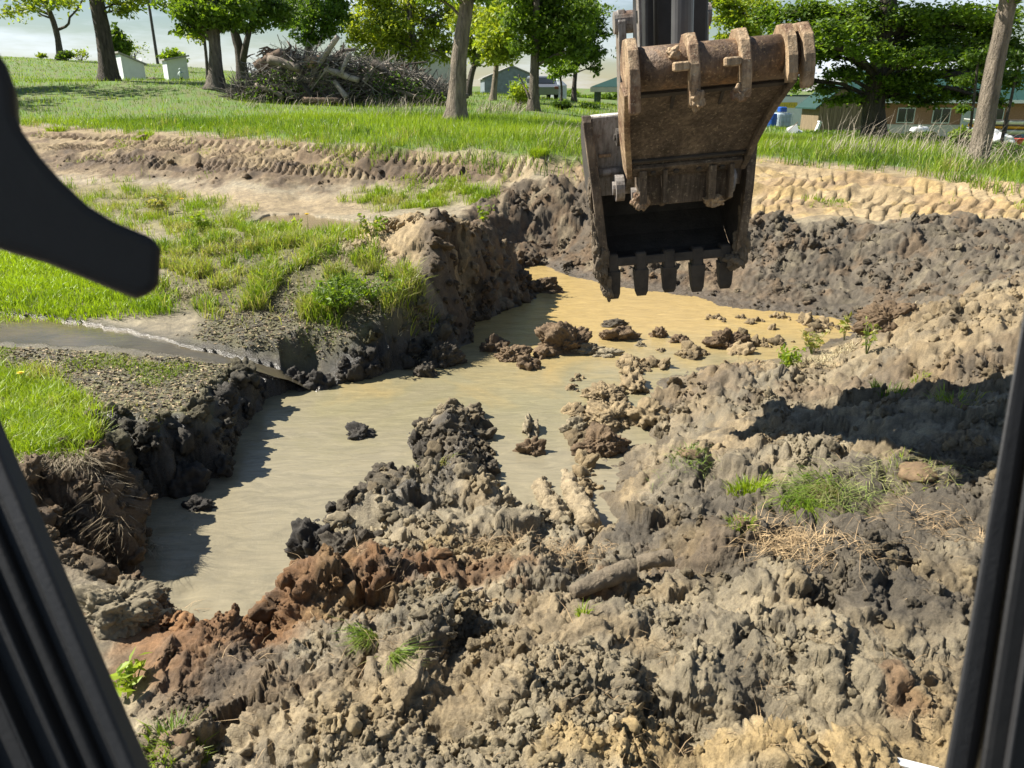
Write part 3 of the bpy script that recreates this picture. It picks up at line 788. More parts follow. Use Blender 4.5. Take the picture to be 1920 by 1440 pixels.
def scatter(name, pts, rot, scl, cols, tid, templates, mat, label):
    """one object: the points carry copies of the template pieces (geometry nodes)"""
    V = [pts]; F = []; off = len(pts); t = [tid]; sel = [np.full(len(pts), 1.0)]
    Cc = [cols]; rr = [rot]; ss = [scl]
    for k, (tv, tf) in enumerate(templates):
        V.append(tv); F.append(tf + off); off += len(tv)
        t.append(np.full(len(tv), k)); sel.append(np.zeros(len(tv)))
        Cc.append(np.ones((len(tv), 3))); rr.append(np.zeros((len(tv), 3))); ss.append(np.ones((len(tv), 3)))
    me = mesh_np(name, np.concatenate(V), F, np.concatenate(Cc))
    me.attributes.new('tid', 'INT', 'POINT').data.foreach_set('value', np.concatenate(t).astype(np.int32))
    me.attributes.new('ispt', 'BOOLEAN', 'POINT').data.foreach_set('value', np.concatenate(sel) > .5)
    me.attributes.new('rot', 'FLOAT_VECTOR', 'POINT').data.foreach_set('vector', np.concatenate(rr).astype(np.float32).ravel())
    me.attributes.new('scl', 'FLOAT_VECTOR', 'POINT').data.foreach_set('vector', np.concatenate(ss).astype(np.float32).ravel())
    o = link(name, me, mat)
    ng = bpy.data.node_groups.new(name, 'GeometryNodeTree')
    ng.interface.new_socket('Geometry', in_out='INPUT', socket_type='NodeSocketGeometry')
    ng.interface.new_socket('Geometry', in_out='OUTPUT', socket_type='NodeSocketGeometry')
    N = ng.nodes; L = ng.links
    gi = N.new('NodeGroupInput'); go = N.new('NodeGroupOutput')
    def attr(nm, ty):
        a = N.new('GeometryNodeInputNamedAttribute'); a.data_type = ty; a.inputs['Name'].default_value = nm
        return next(s for s in a.outputs if s.enabled and s.name == 'Attribute')
    sg = N.new('GeometryNodeSeparateGeometry'); sg.domain = 'POINT'
    L.new(gi.outputs[0], sg.inputs[0]); L.new(attr('ispt', 'BOOLEAN'), sg.inputs['Selection'])
    sp = N.new('GeometryNodeSplitToInstances'); sp.domain = 'POINT'
    L.new(sg.outputs['Inverted'], sp.inputs[0]); L.new(attr('tid', 'INT'), sp.inputs['Group ID'])
    ip = N.new('GeometryNodeInstanceOnPoints')
    L.new(sg.outputs['Selection'], ip.inputs['Points']); L.new(sp.outputs[0], ip.inputs['Instance'])
    ip.inputs['Pick Instance'].default_value = True
    L.new(attr('tid', 'INT'), ip.inputs['Instance Index'])
    er = N.new('FunctionNodeEulerToRotation'); L.new(attr('rot', 'FLOAT_VECTOR'), er.inputs[0]); L.new(er.outputs[0], ip.inputs['Rotation'])
    L.new(attr('scl', 'FLOAT_VECTOR'), ip.inputs['Scale'])
    L.new(ip.outputs[0], go.inputs[0])
    md = o.modifiers.new('scatter', 'NODES'); md.node_group = ng
    return tag(o, label, kind='stuff')
def clod_mat(name, src):
    m, nt, b, _ = new_mat(name)
    a = nt.nodes.new('ShaderNodeAttribute'); a.attribute_name = 'col'; a.attribute_type = src
    f1 = noise_out(nt, 2.0 if src == 'INSTANCER' else 25, 6, .7)
    nt.links.new(mixc(nt, 1.0, a.outputs['Color'], ramp(nt, f1, [(.3, (.65, .65, .65)), (.7, (1.3, 1.28, 1.22))]), 'MULTIPLY'), b.inputs['Base Color'])
    b.inputs['Roughness'].default_value = .75
    b.inputs['Specular IOR Level'].default_value = .35
    ad = nt.nodes.new('ShaderNodeMath'); ad.operation = 'ADD'
    k = 1.0 if src == 'INSTANCER' else 14
    nt.links.new(noise_out(nt, 3.5 * k, 8, .75), ad.inputs[0]); nt.links.new(noise_out(nt, 10 * k, 5, .7), ad.inputs[1])
    bump(nt, b, ad.outputs[0], .5, .06 if src == 'INSTANCER' else .015)
    return m
m_clods = clod_mat('crumbs', 'INSTANCER')
m_clod = clod_mat('clod_mud', 'GEOMETRY')

_ok = (_Y > 1.9) & (_Y < 21) & (np.abs(_X) < .74 * (_Y * _cp + .81)) & (_Z > ZW + .0) & (_M['rough'] > .16)
_p = (1 + 2.5 * _M['rustz']) * (1 - .9 * _M['smooth']) * _M['rough'] ** 1.5 * (.06 + .94 * sstep(-.05, .4, pn2(_X * 1.6, _Y * 1.6, 81))) * (.35 + .65 * sstep(0, .5, _M['n3'])) * _ok
_p = _p * (1 + 3 * np.clip(1 - _N[:, 2], 0, 1))
_p = _p / _p.sum()
_NC = 11000
_ix = RNG.choice(len(_p), _NC, replace=False, p=_p)
_sz = np.clip(.0065 * RNG.random(_NC) ** -.5, .006, .042) * np.clip((_Y[_ix] / 5) ** .6, .7, 2.0)
_pts = _P3[_ix] + _N[_ix] * (_sz * .1)[:, None]
_sc = _sz[:, None] * RNG.uniform(.7, 1.35, (_NC, 3))
_cc = _C[_ix] * RNG.uniform(.75, 1.2, (_NC, 1))
_tmpl = [clod_shape(3 if k < 3 else 2, 100 + k * 5, 1.3, .85) for k in range(8)]
scatter('mud_crumbs', _pts, RNG.uniform(0, 6.28, (_NC, 3)), _sc, _cc, RNG.integers(0, 8, _NC), _tmpl, m_clods, 'crumbs and small lumps of soil lying over the churned mud')

_p = _ok * (_M['s'] > -.03) * (_M['s'] < .4) * (_X < .6) * (.2 + sstep(-.2, .3, _M['n3']))
_p = _p / _p.sum(); _nb = 1700
_ix = RNG.choice(len(_p), _nb, replace=False, p=_p)
_sz = np.clip(.018 * RNG.random(_nb) ** -.45, .016, .07) * np.clip((_Y[_ix] / 6) ** .5, .8, 1.6)
scatter('bank_clods', _P3[_ix] + _N[_ix] * (_sz * .15)[:, None], RNG.uniform(0, 6.28, (_nb, 3)), _sz[:, None] * RNG.uniform(.7, 1.4, (_nb, 3)), _C[_ix] * RNG.uniform(.8, 1.4, (_nb, 1)), RNG.integers(0, 8, _nb), _tmpl, m_clods, 'broken lumps slumped along the left banks')
_p = (_M['s'] < -.02) * (_M['s'] > -.75) * (_X > .55) * (_Y > 5.2) * (_Y < 10.5) * sstep(-.75, -.1, _M['s']) * sstep(.1, .5, _M['n2'] + .3 * _M['n3'])
_p = _p / _p.sum(); _nb = 520
_ix = RNG.choice(len(_p), _nb, replace=False, p=_p)
_sz = np.clip(.016 * RNG.random(_nb) ** -.5, .014, .075)
_pp = _P3[_ix].copy(); _pp[:, 2] = ZW + _sz * .1
scatter('shallow_lumps', _pp, RNG.uniform(0, 6.28, (_nb, 3)), _sz[:, None] * RNG.uniform(.7, 1.5, (_nb, 3)), (TAN * .7) * RNG.uniform(.5, 1.2, (_nb, 1)), RNG.integers(0, 8, _nb), _tmpl, m_clods, 'crumbs of mud standing in the shallows by the right shore')
CLODS = [  # px, py, half width, half depth, height, seed, colour, label
 (1062,655,.34,.26,.26,1,BROWN*1.1,'largest brown clod standing alone in the middle of the muddy water'),
 (1020,668,.12,.10,.10,2,BROWN*1.1,'small clod against the left foot of the largest clod in the water'),
 (1100,660,.20,.10,.10,3,GREY*.8,'low grey lump trailing right of the largest clod in the water'),
 (925,655,.16,.12,.14,4,BROWN*.8,'dark clod at the left end of the broken ridge in the water'),
 (960,672,.20,.12,.13,5,BROWN*1.2,'brown clod in the middle of the broken ridge in the water'),
 (990,688,.13,.10,.13,6,BROWN,'clod at the near right tip of the broken ridge in the water'),
 (828,682,.19,.15,.22,7,DARK*.7,'black wet clod standing off the corner of the left bank'),
 (800,702,.11,.10,.12,8,DARK*.7,'small black clod nearest the camera off the left bank corner'),
 (1150,611,.18,.08,.09,9,DARK,'flat dark clod lying low in the yellow water near the bucket'),
 (1158,634,.22,.13,.12,10,BROWN,'brown clod between the bucket and the right shore'),
 (1234,630,.10,.08,.11,11,BROWN*1.1,'small upright clod in the yellow water right of the bucket teeth'),
 (1272,640,.12,.09,.10,12,BROWN*1.2,'small clod where yellow water meets the right shore'),
 (1200,648,.07,.06,.05,13,GREY,'tiny clod in the water right of the largest clod'),
 (1360,648,.22,.16,.18,14,BROWN*.9,'dark clod on the shore in front of the yellow water'),
 (1388,655,.12,.10,.08,15,GREY,'grey clod at the right tip of the shore lumps by the yellow water'),
 (674,815,.13,.09,.09,16,BLACK*1.3,'small pointed black clod alone in the open water'),
 (994,806,.07,.17,.11,17,GREY*.9,'narrow standing clod right of the dark mud spit'),
 (998,848,.11,.08,.11,18,BROWN,'round clod below the narrow clod right of the dark mud spit'),
 (1079,806,.12,.09,.11,19,GREY*.9,'grey clod alone in the water left of the lumpy right shore'),
 (1022,545,.28,.16,.16,20,BROWN*.75,'brown clod at the foot of the dark cliff by the yellow water'),
 (705,905,.22,.14,.16,21,DARK*.8,'dark grey clod left of the mud spit nearest the open water'),
 (375,952,.10,.07,.08,22,BLACK,'black clod in the water below the left bank'),
 (340,915,.17,.13,.22,23,BLACK*1.1,'black slumped lump hanging off the corner of the left bank'),
 (215,1108,.13,.10,.13,24,GREY*.75,'smooth grey lump where water pours out at the near left'),
 (285,1115,.09,.07,.07,25,GREY*.7,'small wet lump beside the pouring water at the near left'),
 (222,1160,.22,.14,.15,26,GREY*.8,'grey lump next to the cab post at the near left'),
 (560,722,.12,.09,.13,27,BLACK*1.2,'black lump in the mouth of the little stream'),
 (600,725,.15,.10,.14,28,BLACK*1.4,'black lump right of the mouth of the little stream'),
 (1140,665,.16,.10,.08,29,GREY,'low lump at the far end of the line of clods by the right shore'),
 (1190,725,.14,.22,.12,30,TAN*.85,'tan ridge of clod in the shallows by the right shore'),
 (1135,745,.2,.2,.13,31,TAN*.8,'tan clod at the far end of the right shallows'),
 (1150,790,.24,.2,.15,32,TAN*.85,'broad tan clod in the right shallows'),
 (1210,790,.17,.2,.15,33,TAN*.85,'tan clod between the right shallows and the churned shore'),
 (1125,840,.2,.16,.16,34,BROWN,'brown clod in the right shallows nearest the two muddy logs'),
 (650,990,.2,.17,.2,35,DARK*.75,'dark wet clod on the shore above the rust brown ridge'),
 (590,1045,.15,.14,.2,36,BLACK*1.2,'black wet clod at the water edge left of the rust brown ridge'),
 (1660,635,.28,.2,.2,37,BROWN*.95,'big smooth brown clod beyond the shadow on the right'),
 (800,640,.1,.08,.08,38,DARK,'dark crumb of bank below the dark cliff'),
]
_clp = [tuple(atz(c[0], c[1], ZW)) for c in CLODS]
for c, p in zip(CLODS, _clp):
    px, py, hw, hd, hh, seed, colr, lab = c
    z0 = max(H(p[0], p[1]), ZW - .02)
    if z0 > ZW + .05:
        g = hits([(px, py)])[0]; p = g; z0 = g[2]
    V, F = clod_shape(5 if hw > .18 else 4, 300 + seed * 4, 1.25, 1.0)
    V = V * np.array([hw, hd, hh]) * .95
    me = mesh_np('mud_clod', V, [F], np.array(colr) * .72 * (1 + .35 * pn3(V[:, 0] * 14, V[:, 1] * 14, V[:, 2] * 14, seed)[:, None]) * np.ones((len(V), 3)))
    o = link('mud_clod', me, m_clod, loc=(p[0], p[1], z0 + hh * .18))
    o.rotation_euler = (0, 0, 0)
    tag(o, lab, 'mud clod', 'mud clods in and beside the water')

# ================================================================== EXCAVATOR
m_black = mat_plain('black_rubber', (.006, .006, .0065), .6, var=.4, scale=12, bmp=.1, bscale=160, second=(.014, .013, .012), sfac=(.5, .8))
m_trim = mat_plain('dark_cab_trim', (.02, .02, .021), .5, var=.25, scale=9, bmp=.12, bscale=200)
m_arm = mat_plain('charcoal_paint', (.022, .022, .024), .45, var=.4, scale=5, bmp=.1, second=(.09, .08, .07), sfac=(.56, .75))
m_steel = mat_plain('scoured_steel', (.30, .275, .25), .5, metal=.25, var=.25, scale=7, bmp=.25, second=(.20, .13, .09), sfac=(.45, .65), speck=(.16, .10, .07))
m_rust = mat_plain('muddy_rusty_steel', (.105, .078, .054), .8, metal=.0, var=.45, scale=7, bmp=.6, second=(.24, .18, .12), sfac=(.5, .72), speck=(.34, .27, .18))
m_claw = mat_plain('clay_caked_steel', (.36, .255, .15), .7, var=.35, scale=9, bmp=.6, second=(.16, .085, .045), sfac=(.46, .6), speck=(.5, .4, .27))
m_tube = mat_plain('rusty_tube', (.14, .09, .055), .6, metal=.1, var=.4, scale=8, bmp=.5, second=(.34, .18, .07), sfac=(.5, .68), speck=(.4, .28, .15))
m_cake = mat_plain('caked_mud', (.16, .125, .085), .9, var=.4, scale=18, bmp=.9, bscale=50)
m_chrome = mat_plain('cylinder_paint', (.10, .10, .105), .35, metal=.2, var=.2, scale=4, bmp=.05)
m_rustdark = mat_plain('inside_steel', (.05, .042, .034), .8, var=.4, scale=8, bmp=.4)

ROLL = R(5.0); PIV = Vector((1.14, 0, 1.9))
_cr, _sr = math.cos(ROLL), math.sin(ROLL)
def tilt(v):                      # the machine stands a little crooked on the heap
    x, z = v.x - PIV.x, v.z - PIV.z
    return Vector((PIV.x + x * _cr - z * _sr, v.y, PIV.z + x * _sr + z * _cr))
exc = empty('excavator', (0.4, -1.0, 0.0))
tag(exc, 'excavator with dark cab posts, black stick, clay caked thumb and toothed muddy bucket', 'excavator')
EO = (0.4, -1.0, 0.0)
def ebuild(mb, name, mat, parent=exc, smooth=False, t=True, origin=EO):
    if t: mb.xform(tilt)
    me_o = mb.build(name, mat, parent, origin=origin, smooth=smooth)
    return me_o
def bevel(o, w=.006, seg=2):
    md = o.modifiers.new('bevel', 'BEVEL'); md.width = w; md.segments = seg; md.limit_method = 'ANGLE'; md.angle_limit = R(40)
    return o
Z0 = (0, 0, 0)
XC = 1.14
# --- stick and its fittings
mb = MB(); mb.prism([(5.52, 1.75), (5.98, 1.80), (6.02, 2.4), (5.75, 4.3), (5.35, 5.2), (4.95, 5.0), (5.30, 3.9), (5.50, 2.3)], XC - .215, XC + .195)
stick = bevel(ebuild(mb, 'stick', m_arm), .02)
mb = MB(); mb.box((XC - .222, 5.62, 2.75), (.02, .10, 2.0)); bevel(ebuild(mb, 'side_rail', m_steel, stick, origin=Z0), .004)
mb = MB(); mb.box((XC - .232, 5.64, 2.80), (.012, .05, .07)); ebuild(mb, 'latch', m_black, stick, origin=Z0)
mb = MB(); mb.tube([(XC - .02, 5.30, 2.05), (XC - .02, 5.24, 2.6)], .042, 16); mb.tube([(XC - .02, 5.24, 2.55), (XC - .02, 5.0, 4.3)], .068, 20)
ebuild(mb, 'thumb_cylinder', m_chrome, smooth=False)
mb = MB(); mb.tube([(XC - .15, 5.42, 2.2), (XC - .155, 5.36, 3.0), (XC - .15, 5.1, 4.3)], .016, 10); ebuild(mb, 'hydraulic_hose', m_black, smooth=True)
mb = MB(); mb.tube([(XC - .34, 6.02, 2.80), (XC + .34, 6.02, 2.80)], .075, 20); lp = ebuild(mb, 'link_pin', m_steel)
for sx in (-1, 1):
    mb = MB()
    mb.prism([(5.94, 2.80), (5.98, 2.88), (6.06, 2.88), (6.1, 2.8), (6.16, 2.2), (6.12, 2.02), (6.02, 2.02), (5.98, 2.15)], XC + sx * .29 - .028, XC + sx * .29 + .028)
    bevel(ebuild(mb, 'bucket_link', m_steel), .006)
mb = MB(); mb.prism([(4.95, 4.6), (5.45, 5.15), (3.2, 6.2), (1.6, 5.9), (.2, 4.0), (-.3, 2.0), (.2, 1.7), (.8, 3.3), (1.9, 5.2), (3.1, 5.5)], XC - .2, XC + .2)
bevel(ebuild(mb, 'boom', m_arm), .02)

# --- bucket: hinge plate, wrapper, side plates, lip, teeth
YF = 5.72
prof_back = [(5.80, 2.17), (6.02, 2.14), (6.22, 2.02), (6.36, 1.82), (6.40, 1.60), (6.34, 1.40), (6.20, 1.26), (6.02, 1.17), (5.86, 1.125)]
def half(z): return .505 + (z - 1.12) * .082
mb = MB(); t_ = .022
vs = []; fs = []
for (y, z) in prof_back:
    vs += [(XC - half(z) + .02, y, z), (XC + half(z) - .02, y, z)]
for k, (y, z) in enumerate(prof_back):
    a = Vector((prof_back[min(k + 1, 8)][0] - prof_back[max(k - 1, 0)][0], prof_back[min(k + 1, 8)][1] - prof_back[max(k - 1, 0)][1], 0)).normalized()
    ny, nz_ = -a.y, a.x
    vs += [(XC - half(z) + .02, y + ny * t_, z + nz_ * t_), (XC + half(z) - .02, y + ny * t_, z + nz_ * t_)]
n = len(prof_back)
for k in range(n - 1):
    fs += [(2 * k, 2 * k + 1, 2 * k + 3, 2 * k + 2), (2 * n + 2 * k, 2 * n + 2 * k + 2, 2 * n + 2 * k + 3, 2 * n + 2 * k + 1),
           (2 * k, 2 * k + 2, 2 * n + 2 * k + 2, 2 * n + 2 * k), (2 * k + 1, 2 * n + 2 * k + 1, 2 * n + 2 * k + 3, 2 * k + 3)]
fs += [(0, 2 * n, 2 * n + 1, 1), (2 * n - 2, 2 * n - 1, 4 * n - 1, 4 * n - 2)]
mb.add(vs, fs)
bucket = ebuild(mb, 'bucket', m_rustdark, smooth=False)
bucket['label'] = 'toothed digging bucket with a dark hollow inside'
side_prof = [(YF, 2.15), (YF + .02, 2.19), (5.82, 2.205)] + [(y + .02, z + .01) for y, z in prof_back[1:]] + [(5.80, 1.10), (5.74, 1.30), (5.70, 1.62)]
for sx in (-1, 1):
    mb = MB(); mb.prism(side_prof, -.02, .02)
    mb.v = [(XC + sx * half(v[2]) + v[0], v[1], v[2]) for v in mb.v]
    bevel(ebuild(mb, 'side_plate', m_rustdark, bucket, origin=Z0), .006)
    mb = MB(); mb.prism([(YF - .022, 2.16), (YF + .0, 2.205), (YF + .05, 2.205), (YF + .03, 1.9), (5.72, 1.62), (5.755, 1.30), (5.80, 1.12), (5.765, 1.10), (5.71, 1.29), (5.672, 1.62)], -.032, .032)
    mb.v = [(XC + sx * half(v[2]) + v[0], v[1], v[2]) for v in mb.v]
    bevel(ebuild(mb, 'side_cutter', m_rust, bucket, origin=Z0), .006)
mb = MB(); q = [(5.775, 2.185), (5.80, 2.19), (5.885, 1.63), (5.86, 1.625)]
mb.prism(q, XC - .55, XC + .55); bevel(ebuild(mb, 'hinge_plate', m_steel, bucket, origin=Z0), .004)
mb = MB(); mb.tube([(XC - .56, 5.80, 2.185), (XC + .56, 5.80, 2.185)], .022, 12); ebuild(mb, 'top_rim', m_steel, bucket, smooth=True, origin=Z0)
mb = MB(); mb.box((XC - .47, 5.785, 1.92), (.09, .02, .022)); bevel(ebuild(mb, 'weld_bar', m_claw, bucket, origin=Z0), .004)
mb = MB(); mb.tube([(XC - .55, 5.80, 1.80), (XC - .3, 5.80, 1.80)], .03, 12); ebuild(mb, 'stiffener', m_steel, bucket, smooth=True, origin=Z0)
for sx in (-1, 1):
    mb = MB(); mb.prism([(5.82, 2.14), (5.60, 2.17), (5.52, 2.06), (5.55, 1.9), (5.70, 1.72), (5.86, 1.64)], XC + sx * .31 - .025, XC + sx * .31 + .025)
    ear = bevel(ebuild(mb, 'ear', m_steel, bucket, origin=Z0), .006)
    mb = MB(); mb.tube([(XC + sx * .345, 5.61, 2.05), (XC + sx * .405, 5.61, 2.05)], .06, 16); mb.tube([(XC + sx * .40, 5.61, 2.05), (XC + sx * .42, 5.61, 2.05)], .022, 8)
    ebuild(mb, 'pin_boss', m_rustdark, bucket, origin=Z0)
    mb = MB(); mb.tube([(XC + sx * .36, 5.66, 1.70), (XC + sx * .42, 5.66, 1.70)], .095, 20); mb.tube([(XC + sx * .42, 5.66, 1.70), (XC + sx * .44, 5.66, 1.70)], .05, 12)
    ebuild(mb, 'pivot_boss', m_steel, bucket, origin=Z0)
mb = MB(); mb.prism([(5.80, 1.165), (5.90, 1.16), (5.92, 1.12), (5.86, 1.085), (5.80, 1.10)], XC - half(1.12), XC + half(1.12))
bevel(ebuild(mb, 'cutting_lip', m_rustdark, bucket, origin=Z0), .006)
for k in range(5):
    x = XC - .44 + k * .215
    mb = MB()
    # adapter straddling the lip, then the wedge-shaped tooth
    mb.box((x, 5.86, 1.12), (.085, .13, .15), bev=.012)
    rings = [(.055, .06, 1.06), (.052, .045, .97), (.048, .030, .88), (.036, .012, .835 + .008 * (k % 3))]
    vs = []
    for hx, hy, z in rings:
        vs += [(x - hx, 5.85 - hy, z), (x + hx, 5.85 - hy, z), (x + hx, 5.85 + hy, z), (x - hx, 5.85 + hy, z)]
    fs = [(3, 2, 1, 0), (12, 13, 14, 15)]
    for r_ in range(3):
        for i in range(4):
            j = (i + 1) % 4
            fs.append((r_ * 4 + i, r_ * 4 + j, r_ * 4 + 4 + j, r_ * 4 + 4 + i))
    mb.add(vs, fs)
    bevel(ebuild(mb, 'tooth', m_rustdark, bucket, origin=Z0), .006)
# mud stuck to the bucket: a caked left edge and lumps
def lump_part(name, parent, c, r3, seed, mat, sub=4):
    V, F = clod_shape(sub, seed, 1.3, 1.0)
    V = V * np.array(r3) + np.array(c)
    V = np.array([tuple(tilt(Vector(q))) for q in V]) - np.array(EO if parent is exc else Z0)
    return link(name, mesh_np(name, V, [F]), mat, parent)
# parts under the bucket share its origin
bucket_shift = Vector(EO)
for o in list(bucket.children) + list(stick.children):
    o.location = -bucket_shift
def bpart(name, c, r3, seed, mat):
    o = lump_part(name, bucket, c, r3, seed, mat); o.location = -bucket_shift; return o
for k, (dz, rx, ry, rz) in enumerate([(1.16, .05, .06, .13), (1.35, .035, .05, .14), (1.55, .028, .045, .12), (1.45, .03, .05, .1), (1.25, .04, .055, .12), (1.68, .022, .035, .09), (1.0, .045, .05, .11), (.91, .035, .04, .07)]):
    bpart('mud_cake', (XC - half(dz) - .03 + (.03 if dz < 1.1 else 0), 5.76 + (.07 if dz < 1.1 else 0), dz), (rx, ry, rz), 700 + k * 4, m_cake)
for k, (x, dz, rx, rz) in enumerate([(XC + .53, 1.2, .05, .13), (XC + .535, 1.42, .035, .12), (XC + .48, 1.08, .06, .06)]):
    bpart('mud_cake', (x, 5.77, dz), (rx, .05, rz), 760 + k * 4, m_cake)

# --- thumb, folded up against the stick
TB = Vector((0, 5.45, 1.80)); TT = Vector((0, 4.76, 2.36))     # foot and head of its plate in the Y-Z plane
def hw_t(f): return .375 + .095 * f
mb = MB(); vs = []; fs = []
N_ = 10
for k in range(N_ + 1):
    f = k / N_
    c = TB.lerp(TT, f); bow = .05 * math.sin(math.pi * f)
    for th in (0, 1):
        off = Vector((0, .63, .78)) * (bow + th * .025)
        h = hw_t(f)
        vs += [(XC + .04 - h, c.y + off.y, c.z + off.z), (XC + .04 + h, c.y + off.y, c.z + off.z)]
for k in range(N_):
    b0 = 4 * k
    fs += [(b0, b0 + 4, b0 + 5, b0 + 1), (b0 + 2, b0 + 3, b0 + 7, b0 + 6), (b0, b0 + 2, b0 + 6, b0 + 4), (b0 + 1, b0 + 5, b0 + 7, b0 + 3)]
fs += [(0, 1, 3, 2), (4 * N_, 4 * N_ + 2, 4 * N_ + 3, 4 * N_ + 1)]
mb.add(vs, fs)
thumb = ebuild(mb, 'thumb', m_rust)
thumb['label'] = 'clay caked clamping thumb with hooked tines'
def tbuild(mb, name, mat, smooth=False, bw=.006):
    o = ebuild(mb, name, mat, thumb, smooth=smooth, origin=Z0); o.location = -bucket_shift
    if bw: bevel(o, bw)
    return o
XT = XC + .04
RC = (4.70, 2.46); RR = .118
mb = MB(); mb.tube([(XT - .46, *RC), (XT - .2, *RC), (XT + .1, *RC), (XT + .47, *RC)], RR, 32); tbuild(mb, 'torque_tube', m_tube, bw=0)
_o = thumb.children[-1]
for p in _o.data.polygons: p.use_smooth = len(p.vertices) == 4
# flange strip with four bolt holes, raised panels
def on_plate(f, lift=0.0):
    c = TB.lerp(TT, f); bow = .05 * math.sin(math.pi * f)
    return c + Vector((0, .63, .78)) * (bow - lift)
_dir = (TT - TB).normalized(); _nrm = Vector((0, -.63, -.78)).normalized()
_ang = math.atan2(_dir.z, _dir.y)
RM = Matrix((( 1, 0, 0), (0, _dir.y, _nrm.y), (0, _dir.z, _nrm.z)))      # local x across, y along plate, z out of it
mb = MB(); mb.box(on_plate(.06, .016) + Vector((XT, 0, 0)), (.74, .10, .03), RM); tbuild(mb, 'flange', m_rust)
for k in range(4):
    mb = MB(); c = on_plate(.06, .034) + Vector((XT - .23 + k * .155, 0, 0)); mb.tube([c, c + _nrm * .012], .02, 6); tbuild(mb, 'bolt', m_rustdark, bw=0)
mb = MB(); mb.box(on_plate(.16, .012) + Vector((XT, 0, 0)), (.76, .02, .02), RM); tbuild(mb, 'weld_seam', m_rustdark, bw=.003)
mb = MB(); mb.box(on_plate(.93, .012) + Vector((XT, 0, 0)), (.9, .03, .02), RM); tbuild(mb, 'weld_seam', m_rustdark, bw=.003)
for dx in (-.19, .1):
    mb = MB(); mb.box(on_plate(.83, .010) + Vector((XT + dx, 0, 0)), (.02, .14, .016), RM); tbuild(mb, 'rib', m_rustdark, bw=.003)
# side plates of the thumb
for sx in (-1, 1):
    mb = MB(); prof = []
    for k in range(9):
        f = k / 8; c = on_plate(f * 1.0, .045 if 0 < k else .03); prof.append((c.y, c.z))
    for k in range(8, -1, -1):
        f = k / 8; c = on_plate(f, -.03); prof.append((c.y + .13 * math.sin(math.pi * (.15 + .75 * f)), c.z + .02))
    mb.prism(prof, -.02, .02)
    mb.v = [(XT + sx * (hw_t((v[2] - TB.z) / (TT.z - TB.z)) + .012) + v[0], v[1], v[2]) for v in mb.v]
    tbuild(mb, 'side_plate', m_claw if sx < 0 else m_rust)
# foot brackets under the flange
for dx, wd in ((-.3, .05), (-.15, .03), (.17, .05), (.30, .03)):
    mb = MB(); mb.prism([(5.36, 1.83), (5.40, 1.60), (5.55, 1.56), (5.62, 1.64), (5.60, 1.86)], XT + dx - wd / 2, XT + dx + wd / 2); tbuild(mb, 'bracket', m_rust)
mb = MB(); mb.prism([(5.47, 1.82), (5.49, 1.58), (5.52, 1.58), (5.50, 1.82)], XT - .33, XT + .33); tbuild(mb, 'foot_plate', m_rust)
mb = MB(); mb.tube([(XT - .36, 5.56, 1.66), (XT + .36, 5.56, 1.66)], .045, 16); tbuild(mb, 'pivot_pin', m_steel, bw=0)
# hooked tines over the tube
def tine(x, wd, tip, mat=m_claw, stub=False):
    y, z = RC
    prof = [(y + .19, z - .02), (y + .17, z + .08), (y + .06, z + .165), (y - .05, z + .165), (y - .135, z + .10), (y - .175, z + .0), (y - .185, z - .09), (y - .165, z - tip),
            (y - .14, z - tip + .03), (y - .115, z - tip - .01), (y - .095, z - tip + .06), (y - .10, z - .08), (y - .06, z - .10), (y + .10, z - .06)]
    mb = MB(); mb.prism(prof, x - wd / 2, x + wd / 2)
    o = tbuild(mb, 'tine', mat, bw=.008)
    if stub:
        mb = MB(); mb.box((x - wd / 2 - .045, y - .155, z - .005), (.09, .05, .05), bev=.008); tbuild(mb, 'stub', mat, bw=0)
    return o
tine(XT - .465, .062, .23)
tine(XT - .135, .058, .22, stub=True)
tine(XT + .145, .058, .20, stub=True)
tine(XT + .395, .05, .13)
tine(XT + .485, .062, .17)
for k, (x, y, z, r3) in enumerate([(XT - .24, 4.60, 2.52, (.035, .03, .035)), (XT - .12, 4.54, 2.27, (.035, .03, .05)), (XT + .12, 4.55, 2.29, (.045, .03, .045)), (XT - .32, 5.42, 1.62, (.05, .03, .05)), (XT + .2, 5.45, 1.58, (.06, .03, .035))]):
    o = lump_part('clay_lump', thumb, (x, y, z), r3, 800 + k * 4, m_claw, 3); o.location = -bucket_shift

# --- the cab around the camera
def slab(name, mat, edge, depth_vec, extra=None, bw=.01):
    """a post whose front outline is given as points, swept back along depth_vec"""
    mb = MB(); n = len(edge); d = Vector(depth_vec)
    mb.add([Vector(p) for p in edge] + [Vector(p) + d for p in edge],
           [tuple(range(n - 1, -1, -1)), tuple(range(n, 2 * n))] + [(i, (i + 1) % n, n + (i + 1) % n, n + i) for i in range(n)])
    return bevel(ebuild(mb, name, mat, t=False), bw, 3)
hn = [(-90,60),(0,92),(18,118),(33,160),(36,215),(48,244),(82,292),(122,337),(172,384),(222,414),(270,434),(303,446),(310,466),(306,532),(294,552),(264,558),(218,540),(150,512),(90,488),(20,468),(-60,440)]
slab('grab_handle', m_black, [at(x - 6, y, .50) for x, y in hn], (-.02, .035, -.01), bw=.012)
